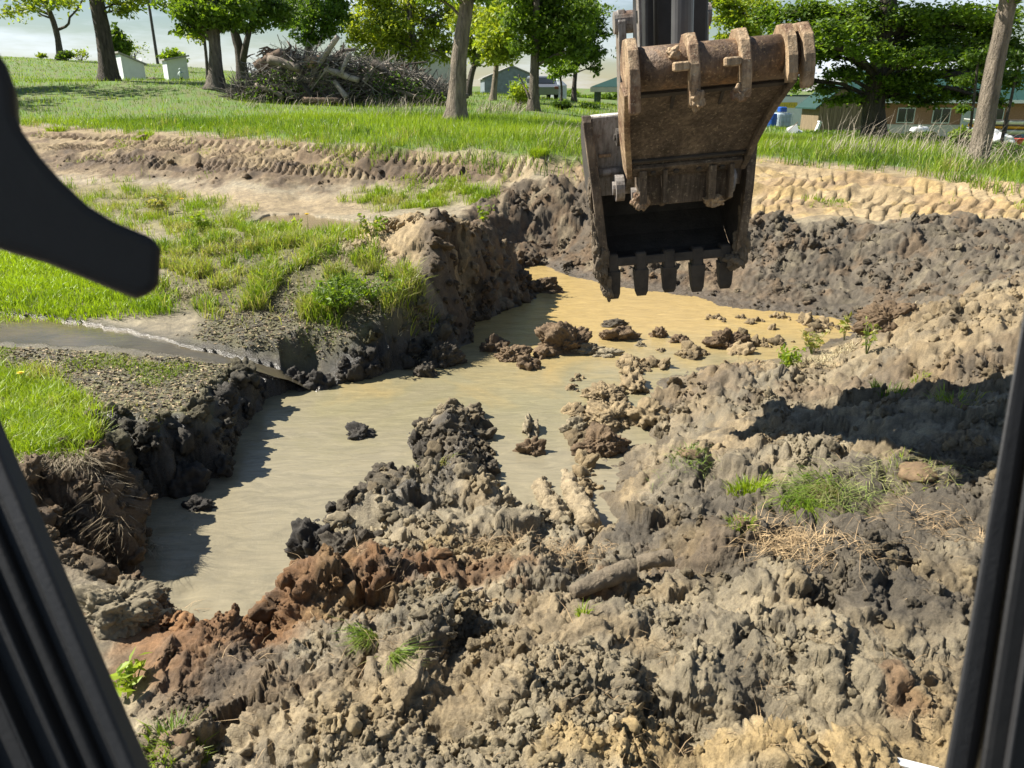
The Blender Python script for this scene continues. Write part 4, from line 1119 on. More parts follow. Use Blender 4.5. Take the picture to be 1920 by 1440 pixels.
# left post: ribbed trim running down to the floor
def post_pt(t, off, Y0=.62, Y1=.44): 
    x0, y0, x1, y1 = -70, 640, 298, 1500
    return at(x0 + (x1 - x0) * t - off, y0 + (y1 - y0) * t, Y0 + (Y1 - Y0) * t)
slab('cab_post', m_black, [post_pt(0, 0), post_pt(1, 0), post_pt(1, 620), post_pt(0, 620)], (-.11, .10, -.02), bw=.012)
for k, (off, wd, dy, mt) in enumerate([(16, 34, .004, m_trim), (78, 26, .008, m_black), (128, 7, .012, m_trim), (196, 7, .012, m_trim), (214, 40, .006, m_black), (292, 8, .014, m_trim), (372, 40, .012, m_trim)]):
    sh = Vector((.0, -dy, .002))
    slab('trim_rib', mt, [post_pt(0, off) + sh, post_pt(1, off * .93) + sh, post_pt(1, (off + wd) * .93) + sh, post_pt(0, off + wd) + sh], (-.001, .02, 0), bw=.003)
def rpost(t, off, dY=0.0):
    x0, y0, x1, y1 = 1935, 480, 1755, 1520
    return at(x0 + (x1 - x0) * t + off, y0 + (y1 - y0) * t, .62 - .16 * t + dY)
slab('cab_post', m_trim, [rpost(0, 0), rpost(0, 40), rpost(.5, 52), rpost(1, 60), rpost(1, 0)], (.045, .05, -.01), bw=.008)
slab('post_seal', m_black, [rpost(0, 44, -.012), rpost(0, 330, -.012), rpost(1, 330, -.012), rpost(1, 66, -.012), rpost(.5, 56, -.012)], (.06, .07, 0), bw=.01)
slab('trim_rib', m_trim, [rpost(.35, 110, -.016), rpost(.35, 116, -.016), rpost(1, 130, -.016), rpost(1, 122, -.016)], (.001, .012, 0), bw=.002)
mb = MB(); mb.box((0, -.25, 3.02), (1.25, 1.5, .08), bev=.03); ebuild(mb, 'cab_roof', m_black, t=False)
mb = MB(); mb.box((0, -.15, .98), (1.2, 1.3, .06), bev=.02); ebuild(mb, 'cab_floor', m_black, t=False)
for sx in (-1, 1):
    mb = MB(); mb.tube([(sx * .58, .42, 1.0), (sx * .58, .42, 2.2), (sx * .56, .3, 3.0)], .035, 10)
    mb = MB(); mb.box((sx * .58, -.85, 2.0), (.08, .08, 2.0), bev=.02); ebuild(mb, 'cab_corner', m_black, t=False)
mb = MB(); mb.box((.3, -1.6, .75), (2.3, 2.2, .5), bev=.08); ebuild(mb, 'upper_deck', m_arm, t=False)

# ================================================================== BACKGROUND
m_bark = mat_plain('grey_bark', (.16, .135, .105), .9, bdist=.12, var=.6, scale=9, bmp=1.0, bscale=26, stretch=(1, 1, .22))
m_bark2 = mat_plain('pale_bark', (.25, .205, .155), .9, bdist=.12, var=.6, scale=9, bmp=1.0, bscale=30, stretch=(1, 1, .22))
m_barkd = mat_plain('dark_bark', (.085, .07, .055), .9, bdist=.12, var=.6, scale=9, bmp=1.0, bscale=24, stretch=(1, 1, .22))
m_leaf = mat_leaf('leaf', .52)
LY, LM, LD, LB = [np.array(c) for c in ((.30, .36, .035), (.13, .21, .022), (.066, .125, .018), (.19, .31, .025))]

def leaf_mesh(name, C, size, col, rng, flat=.0, drop=0.0):
    """C (n,3) leaf centres -> rhombic leaves facing every way (flat>0: lying level)"""
    n = len(C)
    a = rng.normal(size=(n, 3)); a[:, 2] *= (1 - flat); a[:, 2] -= drop
    a /= np.linalg.norm(a, axis=1)[:, None] + 1e-9
    b = rng.normal(size=(n, 3)); b[:, 2] *= (1 - flat)
    b -= a * (a * b).sum(1)[:, None]; b /= np.linalg.norm(b, axis=1)[:, None] + 1e-9
    s = (size * rng.uniform(.6, 1.35, n))[:, None]
    nrm = np.cross(a, b)
    V = np.stack([C - a * s, C - b * s * .5 + nrm * s * .12, C + a * s, C + b * s * .5 + nrm * s * .12], 1).reshape(-1, 3)
    i = np.arange(n)[:, None] * 4
    F = np.concatenate([i + np.array([[0, 1, 2]]), i + np.array([[0, 2, 3]])])
    cc = np.repeat(col, 4, 0)
    return mesh_np(name, V, [F], cc, smooth=False)
def leaf_cols(C, pal, rng):
    n = len(C)
    k = np.clip(.5 + .5 * pn3(C[:, 0] * .8, C[:, 1] * .8, C[:, 2] * .8, 91) + rng.normal(0, .2, n), 0, .999)
    pal = np.array(pal)
    f = k * (len(pal) - 1); i = f.astype(int); f = (f - i)[:, None]
    return (pal[i] * (1 - f) + pal[np.minimum(i + 1, len(pal) - 1)] * f) * rng.uniform(.75, 1.3, (n, 1))
def px2m(px, p): return px / FPX * (p.y * _cp + (EYE - p.z) * _sp)
def smooth_path(P, n):
    P = [Vector(p) for p in P]; out = []
    t = np.linspace(0, len(P) - 1, n)
    for q in t:
        i = min(int(q), len(P) - 2); f = q - i
        p0 = P[max(i - 1, 0)]; p1 = P[i]; p2 = P[i + 1]; p3 = P[min(i + 2, len(P) - 1)]
        out.append(.5 * ((2 * p1) + (p2 - p0) * f + (2 * p0 - 5 * p1 + 4 * p2 - p3) * f * f + (3 * p1 - p0 - 3 * p2 + p3) * f ** 3))
    return out
def tree(name, label, Y, trunk, wpx, clumps, pal, seed, leaf=.11, dens=1.0, bark=None, flat=.2, twigs=9, group=None, crown_up=0, forks=(), flare=1.5, cat='tree', taper=.6, drop=0.0):
    """trunk: picture points from the foot up at depth Y; clumps: (px, py, rx, ry) in picture units at that depth"""
    rng = np.random.default_rng(seed); rnd = random.Random(seed)
    P = [at(x, y, Y) for x, y in trunk]
    gz = H(P[0].x, P[0].y)
    dz = gz - P[0].z - .08
    P[0].z = gz - .08
    r0 = px2m(wpx, P[0]) / 2
    root = empty(name, tuple(P[0])); O = Vector(P[0])
    path = smooth_path(P, 14)
    path = [path[0], path[0].lerp(path[1], .25), path[0].lerp(path[1], .6)] + path[1:]
    rad = []
    for k, p in enumerate(path):
        f = k / (len(path) - 1)
        rad.append(r0 * (1 - (1 - taper) * f) * (1 + (flare - 1) * math.exp(-max(0, p.z - gz) / (r0 * 1.5))))
    tb = MB(); tb.tube(path, rad, 14)
    # wobble the bark outline
    tb.v = [tuple(Vector(v) + Vector((rnd.uniform(-1, 1), rnd.uniform(-1, 1), 0)) * r0 * .05) for v in tb.v]
    for fk in forks:
        Q = smooth_path([at(x, y, Y + (rnd.uniform(-.6, .6) if i else 0)) for i, (x, y) in enumerate(fk[1:])], 8)
        r1 = px2m(fk[0], Q[0]) / 2
        tb.tube(Q, [r1 * (1 - .65 * i / 7) for i in range(8)], 8)
    L = []; tips = []
    cl = []
    for c in clumps:
        cx, cy, rx, ry = c[:4]; dn = c[4] if len(c) > 4 else 1.0
        dY = (c[5] if len(c) > 5 else rnd.uniform(-1, 1) * px2m(rx, P[0]) * .8)
        ctr = at(cx, cy, Y + dY)
        cl.append((ctr, px2m(rx, ctr), px2m(rx, ctr), px2m(ry, ctr), dn))
    if crown_up:
        top = path[-1]; R_ = crown_up
        for k in range(7):
            cl.append((top + Vector((rnd.uniform(-R_, R_), rnd.uniform(-R_, R_), rnd.uniform(.2, 1.3) * R_)), R_ * .5, R_ * .5, R_ * .35, .35))
    for ctr, rx, ry, rz, dn in cl:
        # limb from the trunk to the clump
        cand = [p for p in path if p.z < ctr.z + rz and p.z > gz + .25 * (path[-1].z - gz)] or path[-3:]
        s0 = min(cand, key=lambda p: (p - ctr).length + .3 * abs(p.z - (ctr.z - .8)))
        mid = s0.lerp(ctr, .5) + Vector((rnd.uniform(-.2, .2), rnd.uniform(-.2, .2), .12 * (ctr - s0).length))
        lim = smooth_path([s0, mid, ctr], 6); lr = min(r0 * .32, .02 + .025 * (ctr - s0).length)
        tb.tube(lim, [lr * (1 - .7 * i / 5) for i in range(6)], 6, cap=False)
        nt_ = max(3, int(twigs * (1 + rx * .3)))
        for k in range(nt_):
            u = rng.normal(size=3); u /= np.linalg.norm(u); u *= rng.random() ** .45
            e = ctr + Vector((u[0] * rx, u[1] * ry, u[2] * rz))
            a = lim[rnd.randint(2, 5)]
            m2 = a.lerp(e, .55) + Vector((0, 0, .08 * (e - a).length))
            tb.tube([a, m2, e], [lr * .3 + .004, lr * .2 + .003, .004], 4, cap=False)
            vol = (rx * ry * rz) ** (1 / 3)
            nl = int(dens * dn * 52 * (vol / .8) ** 1.3 * (.11 / leaf) ** 1.2 * rng.uniform(.5, 1.5) * 9 / nt_ * 1.6)
            f = rng.random((nl, 1)) ** .6
            q = np.array(m2) * (1 - f) + np.array(e) * f
            q = q + rng.normal(size=(nl, 3)) * np.array([.33, .33, .17]) * vol
            L.append(q)
    o = tb.build('trunk', bark or m_bark, root, origin=tuple(O), smooth=True)
    if L:
        C = np.concatenate(L)
        g = np.array([gz]); C = C[C[:, 2] > gz + .3]
        me = leaf_mesh('crown', C - np.array(O), leaf, leaf_cols(C, pal, rng), rng, flat, drop)
        link('crown', me, m_leaf, root)
    tag(root, label, cat, group)
    return root
def bush(name, label, px, py, rx, ry, Y, pal, seed, leaf=.07, n=900, cat='shrub', stems=6, group=None, openness=.5):
    rng = np.random.default_rng(seed); rnd = random.Random(seed)
    c = at(px, py, Y); gz = H(c.x, c.y)
    rx, ry = px2m(rx, c), px2m(ry, c)
    if c.z - ry > gz + .3: gz = c.z - ry
    root = empty(name, (c.x, c.y, gz)); tb = MB(); L = []
    top = max(c.z + ry - gz, .2)
    for k in range(stems * 3):
        a = rnd.uniform(0, 6.28); rr = rnd.random() ** .6
        e = Vector((math.cos(a) * rr * rx, math.sin(a) * rr * rx, top * rnd.uniform(.45, 1.0) * (1 - .35 * rr * rr)))
        m_ = e * .5 + Vector((0, 0, top * .08))
        tb.tube([(e.x * .12, e.y * .12, -.05), tuple(m_), tuple(e)], [.012 + .008 * rx, .008 + .004 * rx, .004], 5, cap=False)
        nl = n // (stems * 3)
        f = rng.random((nl, 1)) ** .55
        L.append(np.array(m_) * (1 - f) * .9 + np.array(e) * f + rng.normal(size=(nl, 3)) * np.array([rx, rx, top * .5]) * .3 * openness)
    tb.build('stem', m_barkd, root, smooth=True)
    C = np.concatenate(L); C = C[C[:, 2] > .01]
    link('foliage', leaf_mesh('foliage', C, leaf, leaf_cols(C + np.array([c.x, c.y, 0]), pal, rng), rng, .2), m_leaf, root)
    return tag(root, label, cat, group)

# ------------------------------------------------------------------ trees
GT = 'trees on and beyond the lawn'
tree('lawn_tree', 'half bare crooked tree at the far left on the crest of the hill', 100, [(113,109),(108,70),(98,35),(84,0),(72,-50)], 12,
     [(60,10,45,22,.35),(20,25,25,18,.3),(120,8,35,18,.3),(90,-40,60,40,.4)], [LM, LY], 11, leaf=.28, bark=m_barkd, twigs=10, group=GT,
     forks=[(6,(102,58),(118,52),(128,46),(132,30),(150,12),(158,-20)),(4,(92,28),(70,15),(45,10),(20,-5)),(4,(96,34),(75,26),(58,6),(40,-20))])
tree('lawn_tree', 'thick dark trunk beside the left white shed', 43, [(205,150),(199,95),(189,40),(181,0),(172,-60)], 30,
     [(245,6,45,16,.5),(150,-20,60,30,.5),(230,22,22,10,.5),(300,-40,60,30,.5)], [LM, LY, LB], 12, leaf=.14, bark=m_barkd, group=GT, crown_up=3.0, taper=.75)
tree('lawn_tree', 'broad tree with pale flared trunk right of the white sheds', 39, [(405,166),(404,110),(401,60),(398,0),(396,-50)], 25,
     [(355,22,40,26),(395,5,50,24),(435,20,40,26),(340,55,16,16,.5),(365,48,24,20,.8),(430,45,25,16),(330,8,40,18),(380,30,40,24),(415,40,20,14)], [LD, LM, LB], 13, leaf=.13, group=GT, crown_up=2.5, flare=2.0, dens=1.5,
     forks=[(9,(402,70),(378,52),(352,40),(338,22)),(9,(402,68),(425,45),(445,25))])
tree('lawn_tree', 'forked dark tree at the left end of the brush pile', 48, [(455,146),(450,100),(440,60),(430,20),(425,-30)], 20,
     [(445,15,45,26),(490,30,36,26,.8),(515,8,40,22),(470,50,26,14,.5),(530,40,24,16,.4)], [LD, LM], 14, leaf=.13, bark=m_barkd, group=GT, crown_up=2.5, dens=1.4,
     forks=[(14,(454,120),(462,80),(472,40),(482,-10)),(4,(458,112),(468,104),(478,101))])
tree('lawn_tree', 'thin dark stemmed tree behind the pale flared trunk', 75, [(389,143),(387,110),(384,80),(382,60)], 7, [(380,62,22,16,.5),(365,72,16,10,.4)], [LM, LY], 15, leaf=.18, bark=m_barkd, group=GT)
tree('lawn_tree', 'dark leafed tree rising behind the brush pile', 58, [(575,160),(578,100),(585,40),(590,-20)], 18,
     [(590,30,48,30),(560,8,50,24),(615,60,22,18),(550,50,26,22,.6),(625,20,34,28),(585,75,26,14),(520,20,30,22,.6),(640,5,20,20)], [LD, LD * 1.3, LM], 16, leaf=.15, bark=m_barkd, group=GT, crown_up=2.5, dens=1.5)
tree('lawn_tree', 'yellow green tree behind the right end of the brush pile', 60, [(778,150),(777,90),(770,45),(765,-10)], 13,
     [(720,35,50,30),(775,15,50,30),(690,75,34,24,.5),(810,50,32,34),(740,75,40,22,.8),(835,95,22,30,.8),(665,60,26,28,.4),(795,95,26,30,.7),(700,5,40,24),(850,30,30,30),(755,105,26,20,.5),(650,30,30,30,.5),(730,55,50,30),(700,100,40,20,.5)], [LM, LY, LY * 1.15], 17, leaf=.15, group=GT, crown_up=2.5, dens=1.4,
     forks=[(7,(776,90),(790,70),(800,40)),(6,(774,70),(755,45),(745,20))])
tree('lawn_tree', 'tall pale trunk standing in front on the lawn near the brush pile', 24.5, [(855,223),(858,160),(861,110),(867,60),(874,15),(886,-60)], 33,
     [(830,-10,40,14,.6),(905,0,36,12,.6),(880,-40,60,20,.6),(795,-5,30,10,.5)], [LM, LB, LY], 18, leaf=.085, bark=m_bark2, group=GT, crown_up=2.2, flare=1.7, taper=.7)
tree('lawn_tree', 'leaning tree just right of the tall pale trunk', 48, [(876,180),(884,140),(896,105),(908,60)], 13,
     [(900,55,40,30),(885,95,18,22,.5),(925,25,40,28),(905,110,22,16,.5),(880,30,40,30),(865,70,26,26,.7)], [LM, LY, LY], 19, leaf=.14, group=GT, dens=1.2, bark=m_barkd)
tree('lawn_tree', 'slim pale trunk under bright yellow green leaves', 42, [(924,190),(927,160),(931,120),(936,60)], 13,
     [(935,70,40,34),(915,100,26,24),(965,55,40,32),(950,100,26,20,.8),(925,40,36,24)], [LY, LY * 1.2, LM], 20, leaf=.12, bark=m_bark2, group=GT, dens=1.5)
tree('lawn_tree', 'stout trunk with low dark crown left of the bucket', 31, [(1000,208),(1001,165),(1003,120),(1004,70),(1006,0)], 21,
     [(985,40,50,30),(1030,30,50,34),(1015,75,40,24),(1060,70,44,30),(975,85,26,20,.7),(1085,35,40,34),(1040,105,34,18,.8),(1000,5,60,22),(1090,95,26,18)], [LD, LM, LM, LB], 21, leaf=.095, group=GT, crown_up=2.2, dens=1.7,
     forks=[(5,(1000,200),(990,178),(982,160),(972,140))])
tree('lawn_tree', 'small young tree between the stout trunk and the pavilion', 45, [(1052,193),(1053,165),(1050,140),(1048,120)], 5, [(1050,120,26,20),(1040,140,14,10,.5),(1066,130,16,14)], [LM, LB], 22, leaf=.1, group=GT, bark=m_barkd, dens=1.2)
tree('lawn_tree', 'dark tree nearest the pavilion', 48, [(1076,194),(1077,160),(1080,120),(1084,60)], 10, [(1095,95,30,26),(1080,65,34,28),(1115,105,22,20,.8),(1110,60,30,28),(1070,120,18,14,.7),(1120,130,12,10,.4),(1100,20,40,26)], [LD, LM], 23, leaf=.12, group=GT, bark=m_barkd, dens=1.5)
tree('lawn_tree', 'far dark tree between the bucket stick and the pavilion roof', 75, [(1185,170),(1185,140),(1184,110)], 6, [(1178,112,18,22,.8),(1190,95,20,20)], [LD, LM], 24, leaf=.2, group=GT)
tree('lawn_tree', 'bright green tree right behind the bucket stick', 50, [(1400,225),(1400,150),(1396,80),(1392,20)], 12, [(1375,30,40,34),(1410,60,36,26),(1360,70,22,18,.8),(1420,20,40,30),(1350,10,24,24)], [LB, LY, LM], 25, leaf=.13, group=GT, dens=1.6)
tree('beech_tree', 'massive dark spreading tree on the right behind the dry grass', 26, [(1640,258),(1638,215),(1642,160),(1652,100),(1662,40),(1668,-30)], 44,
     [(1480,60,50,20),(1550,30,60,20),(1630,20,60,22),(1720,30,60,22),(1800,25,60,24),(1880,40,60,28),(1500,110,44,15),(1560,95,50,17),(1590,140,50,14),(1700,95,56,17),(1770,85,60,20),(1850,95,60,22),
      (1730,140,54,14),(1810,145,56,16),(1890,150,44,18),(1490,160,26,14),(1540,170,30,9,.7),(1660,150,40,11,.7),(1600,60,60,18),(1680,60,60,18),(1760,55,60,18),(1840,60,60,20),(1440,30,36,18,.8),(1900,100,40,22),(1500,20,50,22),(1760,175,30,8,.5),(1690,185,26,8,.5),(1590,185,26,8,.5),(1700,165,50,12,.8),(1750,195,40,9,.6),(1620,195,40,8,.5),(1560,190,30,8,.6),(1860,190,36,12,.7),(1800,180,40,10,.6),
      (1560,65,50,20,1,-2.5),(1640,100,50,18,1,-2.5),(1740,110,50,18,1,-2.5),(1830,115,44,18,1,-2.5),(1480,90,36,16,1,-2)], [LD * .9, LD, LM, LM, LB, LB], 26, leaf=.075, bark=m_barkd, flat=.55, group=GT, crown_up=3.5, dens=1.5, twigs=12, flare=1.2,
     forks=[(22,(1655,140),(1680,115),(1705,95),(1740,80)),(12,(1650,125),(1690,110),(1740,95),(1800,88)),(14,(1642,150),(1615,110),(1590,80),(1570,50)),(9,(1640,175),(1600,150),(1560,140))])
tree('lawn_tree', 'leaning pale trunk at the right edge in front of the dry grass', 16.5, [(1832,308),(1845,240),(1858,160),(1872,90),(1884,30),(1902,-60)], 36,
     [(1860,-30,60,14,.5),(1930,-20,60,14,.5)], [LM, LB], 27, leaf=.08, bark=m_bark2, group=GT, crown_up=2.0, flare=1.15, taper=.75)
tree('sapling', 'thin dark sapling left of the leaning pale trunk', 21, [(1812,282),(1822,220),(1830,150),(1836,90)], 6, [(1815,150,26,16,.8),(1838,100,30,20),(1805,205,14,10,.6)], [LM, LD], 28, leaf=.07, group=GT, bark=m_barkd)
tree('sapling', 'thin dark sapling right of the leaning pale trunk', 22, [(1875,285),(1885,230),(1895,190),(1905,140)], 7, [(1895,150,30,18,.8),(1910,110,30,20)], [LM, LD], 29, leaf=.07, group=GT, bark=m_barkd)
tree('lawn_tree', 'tree beyond the left edge casting the long shade on the lawn', 37, [(-260,185),(-262,100),(-265,0)], 34, [(-240,30,70,40),(-200,-20,80,40),(-300,0,80,40),(-160,20,50,30)], [LD, LM], 30, leaf=.2, group=GT, crown_up=4.0)
bush('shrub', 'green bush half hidden behind the thick dark trunk', 222, 84, 24, 34, 72, [LD, LM, LB], 41, leaf=.2, n=1500)
bush('shrub', 'dark low shrub at the foot of the crooked tree on the hill', 122, 104, 17, 10, 98, [LD, LM], 42, leaf=.2, n=500)
bush('shrub', 'round bush on the hill behind the right white shed', 325, 108, 24, 16, 88, [LM, LB, LY], 43, leaf=.2, n=900)
bush('shrub', 'tiny round bush on the skyline at the far left', 78, 106, 9, 7, 110, [LM, LY], 44, leaf=.2, n=250)
bush('shrub', 'thin hazy bush left of the round bush on the hill', 245, 92, 26, 18, 95, [LM * 1.4, LY], 45, leaf=.14, n=260, openness=.9)
bush('shrub', 'pale bush on the skyline beside the crooked tree', 150, 104, 18, 12, 105, [LM * 1.2, LY], 46, leaf=.16, n=260, openness=.8)
bush('shrub', 'dark round evergreen shrub on the lawn left of the pavilion', 1053, 206, 19, 15, 36, [LD * .6, LD], 47, leaf=.08, n=2600)
bush('shrub', 'low dark shrub at the foot of the pavilion', 1105, 204, 24, 9, 40, [LD * .6, LD], 48, leaf=.08, n=1600)
bush('shrub', 'yellowish sapling bush leaning on the stout trunk', 972, 168, 22, 22, 33, [LY, LB], 49, leaf=.08, n=700, openness=.7)
bush('shrub', 'leafy bush left of the leaning pale trunk', 1800, 262, 22, 22, 20, [LM, LB, LY], 50, leaf=.06, n=1200)
bush('shrub', 'dense undergrowth bush at the foot of the massive dark tree', 1600, 256, 70, 12, 28, [LD, LM], 51, leaf=.07, n=3800)
bush('shrub', 'dark leafy growth right of the massive dark tree', 1720, 262, 50, 13, 27, [LD, LM], 52, leaf=.07, n=2600)
bush('shrub', 'green growth behind the leaning pale trunk', 1880, 285, 40, 14, 18.5, [LM, LD], 53, leaf=.06, n=2000)

# far woods on the horizon
rng = np.random.default_rng(5)
C = []
for px0, px1, py, hh, Y in [(1060,1210,186,12,170),(1400,1500,196,12,150),(860,1080,180,10,190),(430,560,150,12,160),(600,760,165,16,150),(1500,1960,215,22,130)]:
    n = int((px1 - px0) * 16)
    for k in range(n):
        x = rng.uniform(px0, px1); p = at(x, py, Y + rng.uniform(-6, 6)); top = px2m(hh, p) * (.6 + .5 * math.sin(x * .13) * math.sin(x * .041 + 1))
        C.append((p.x, p.y, p.z + rng.random() ** .7 * max(top, .5)))
C = np.array(C)
tag(link('far_woods', leaf_mesh('far_woods', C, .55, leaf_cols(C, [LD * 1.3, LM * 1.2, LM * 1.3], rng), rng), m_leaf), 'far belt of woods along the horizon', kind='stuff')

# ------------------------------------------------------------------ sheds, pole, figure
m_white = mat_plain('white_paint', (.62, .66, .66), .7, var=.06, scale=3, bmp=.05)
m_roofg = mat_plain('grey_roofing', (.30, .29, .26), .8, var=.2, scale=4, bmp=.2)
m_green = mat_plain('green_metal_roof', (.017, .055, .045), .5, var=.12, scale=3, bmp=.03)
m_greend = mat_plain('dark_green_paint', (.03, .07, .06), .5, var=.1, scale=3, bmp=.03)
m_wood = mat_plain('weathered_boards', (.20, .15, .09), .85, var=.35, scale=5, bmp=.3, stretch=(4, 4, .3))
m_brick = mat_plain('brick', (.30, .16, .10), .9, var=.25, scale=14, bmp=.3)
m_glass = mat_plain('window_glass', (.02, .025, .03), .08, var=.1, scale=1, bmp=0)
m_fascia = mat_plain('pale_fascia', (.55, .52, .46), .6, var=.1, scale=4, bmp=.05)
m_tin = mat_plain('grey_tin', (.40, .44, .46), .45, metal=.2, var=.15, scale=2, bmp=.05)
m_tind = mat_plain('dull_grey_tin', (.17, .205, .23), .6, var=.3, scale=2, bmp=.05)
m_redb = mat_plain('red_barn', (.20, .075, .05), .85, var=.3, scale=4, bmp=.1)
m_pole = mat_plain('pole_wood', (.07, .065, .06), .9, var=.3, scale=6, bmp=.3)
def place(px, py, Y, rz=0.0, sink=.03):
    p = at(px, py, Y); z = H(p.x, p.y)
    return Vector((p.x, p.y, z - sink)), rz
def outhouse(px, Y, wpx, hpx_lo, hpx_hi, rz, label, up_left, pipe):
    p, _ = place(px, 158, Y)
    W = px2m(wpx, p); hl, hh = px2m(hpx_lo, p), px2m(hpx_hi, p); D = W * 1.05
    r = empty('shed', tuple(p), rz)
    zl, zr = (hh, hl) if up_left else (hl, hh)
    mb = MB(); mb.prism([(-W / 2, -.05), (W / 2, -.05), (W / 2, zr), (-W / 2, zl)], -D / 2, D / 2, 'Y'); mb.build('wall', m_white, r)
    sl = (zr - zl) / W; o_ = .16
    mb = MB(); mb.prism([(-W / 2 - o_, zl - sl * o_ + .015), (W / 2 + o_, zr + sl * o_ + .015), (W / 2 + o_, zr + sl * o_ + .12), (-W / 2 - o_, zl - sl * o_ + .12)], -D / 2 - .2, D / 2 + .2, 'Y'); mb.build('roof', m_roofg, r)
    for x in (-W / 2 + .04, W / 2 - .04):
        mb = MB(); mb.box((x, -D / 2 - .012, (zl if x < 0 else zr) / 2), (.08, .02, (zl if x < 0 else zr) - .06)); mb.build('corner_trim', m_white, r)
    mb = MB(); mb.box((W / 2 + .013, 0, .95), (.02, D * .55, 1.75)); d = mb.build('door', m_white, r)
    mb = MB(); mb.box((W / 2 + .04, D * .2, 1.0), (.04, .03, .12)); mb.build('handle', m_pole, d)
    if pipe:
        mb = MB(); mb.tube([(W * .28, 0, hl), (W * .28, 0, hl + .75)], .05, 10); mb.build('vent_pipe', m_pole, r)
    return tag(r, label, 'shed', 'white sheds on the lawn')
outhouse(250, 60, 38, 36, 52, R(38), 'left white shed with roof falling to the right and a vent pipe', True, True)
outhouse(333, 58, 36, 44, 50, R(34), 'right white shed with a figure standing beside it', False, False)
p, _ = place(296, 120, 105)
r = empty('utility_pole', tuple(p)); mb = MB(); hgt = px2m(118, p)
mb.tube([(0, 0, -.2), (0, 0, hgt)], [.19, .15], 12); mb.build('pole', m_pole, r)
mb = MB(); mb.box((.35, 0, hgt - .9), (.35, .3, .8), bev=.05); mb.build('transformer', m_tin, r)
mb = MB(); mb.box((0, 0, hgt - .25), (1.8, .1, .12)); mb.build('crossarm', m_pole, r)
tag(r, 'tall dark utility pole on the hill behind the sheds', 'pole')
# small garden figure with one arm out
p, _ = place(342, 163, 55)
r = empty('garden_statue', tuple(p)); m_fig = mat_plain('painted_figure', (.42, .5, .48), .6, var=.2, scale=12, bmp=.1); m_figd = mat_plain('figure_trousers', (.05, .045, .06), .7, var=.2, scale=12, bmp=.1)
mb = MB(); mb.tube([(-.07, 0, 0), (-.06, 0, .25), (-.05, 0, .48)], [.045, .05, .07], 10); mb.tube([(.08, 0, 0), (.06, 0, .25), (.05, 0, .48)], [.045, .05, .07], 10); mb.build('leg', m_figd, r, smooth=True)
mb = MB(); mb.tube([(0, 0, .42), (0, 0, .55), (0, 0, .72), (0, 0, .80), (0, 0, .83)], [.10, .11, .13, .08, .04], 12)
mb.tube([(.1, 0, .76), (.22, -.03, .72), (.36, -.05, .76)], [.04, .035, .03], 8); mb.tube([(-.1, 0, .76), (-.17, .0, .62), (-.15, -.08, .52)], [.04, .035, .03], 8); mb.build('torso', m_fig, r, smooth=True)
mb = MB(); mb.tube([(0, 0, .82), (0, 0, .87), (0, 0, .95), (0, 0, 1.0), (0, 0, 1.02)], [.04, .075, .085, .055, .01], 12); mb.build('head', m_fig, r, smooth=True)
tag(r, 'small figure with one arm held out beside the right white shed', 'statue')
p, _ = place(287, 152, 57); r = empty('tree_stump', tuple(p)); rnd = random.Random(3)
mb = MB(); mb.tube([(-.45, 0, .12), (-.2, .05, .28), (.1, 0, .32), (.5, -.05, .14)], [.2, .27, .25, .14], 10); mb.v = [tuple(Vector(v) + Vector((rnd.uniform(-.05, .05), 0, rnd.uniform(-.05, .05)))) for v in mb.v]
mb.build('log', m_bark2, r); mb = MB(); mb.tube([(-.5, 0, .1), (-.7, .1, .3)], [.08, .03], 7); mb.build('branch_stub', m_bark2, r)
tag(r, 'brown stump lying in the grass between the white sheds', 'stump')

# ------------------------------------------------------------------ pavilion, barns, bin, car
p, _ = place(1205, 197, 60); r = empty('pavilion', tuple(p), R(-8))
Wd, Dp = 6.6, 9.0; eh = 1.55
mb = MB(); ov = .35
a = [(-Wd/2-ov, -Dp/2-ov, eh), (Wd/2+ov, -Dp/2-ov, eh), (Wd/2+ov, Dp/2+ov, eh), (-Wd/2-ov, Dp/2+ov, eh), (0, -Dp/2+2.2, eh + 1.35), (0, Dp/2-2.2, eh + 1.35)]
mb.add(a, [(0, 1, 4), (1, 2, 5, 4), (2, 3, 5), (3, 0, 4, 5), (3, 2, 1, 0)]); mb.build('roof', m_green, r)
mb = MB(); t = .3
mb.box((0, -Dp/2-ov+.03, eh-.17), (Wd+2*ov, .06, t)); mb.box((0, Dp/2+ov-.03, eh-.17), (Wd+2*ov, .06, t)); mb.box((-Wd/2-ov+.03, 0, eh-.17), (.06, Dp+2*ov-.14, t)); mb.box((Wd/2+ov-.03, 0, eh-.17), (.06, Dp+2*ov-.14, t)); mb.build('fascia', m_fascia, r)
for k in range(7):
    for sx in (-1, 1):
        mb = MB(); mb.box((sx * Wd / 2, -Dp/2 + k * Dp / 6, eh / 2 - .4), (.16, .16, eh + .8 - .02)); mb.build('post', m_greend, r)
tag(r, 'open pavilion with green hip roof and dark posts left of the bucket', 'pavilion')
p, _ = place(955, 178, 110); r = empty('barn', tuple(p), R(6))
mb = MB(); mb.prism([(-3.6, -.5), (3.6, -.5), (3.6, 2.4), (0, 3.8), (-3.6, 2.4)], -4, 4, 'Y'); mb.build('wall', m_tind, r)
mb = MB(); mb.prism([(-3.9, 2.32), (0, 3.84), (3.9, 2.32), (3.9, 2.46), (0, 4.0), (-3.9, 2.46)], -4.2, 4.2, 'Y'); mb.build('roof', m_roofg, r)
mb = MB(); mb.box((.6, -4.03, 1.1), (2.2, .06, 2.2)); mb.build('door', m_tin, r)
tag(r, 'grey tin barn seen between the trunks beyond the lawn', 'barn')
p, _ = place(1046, 186, 95); r = empty('grain_bin', tuple(p))
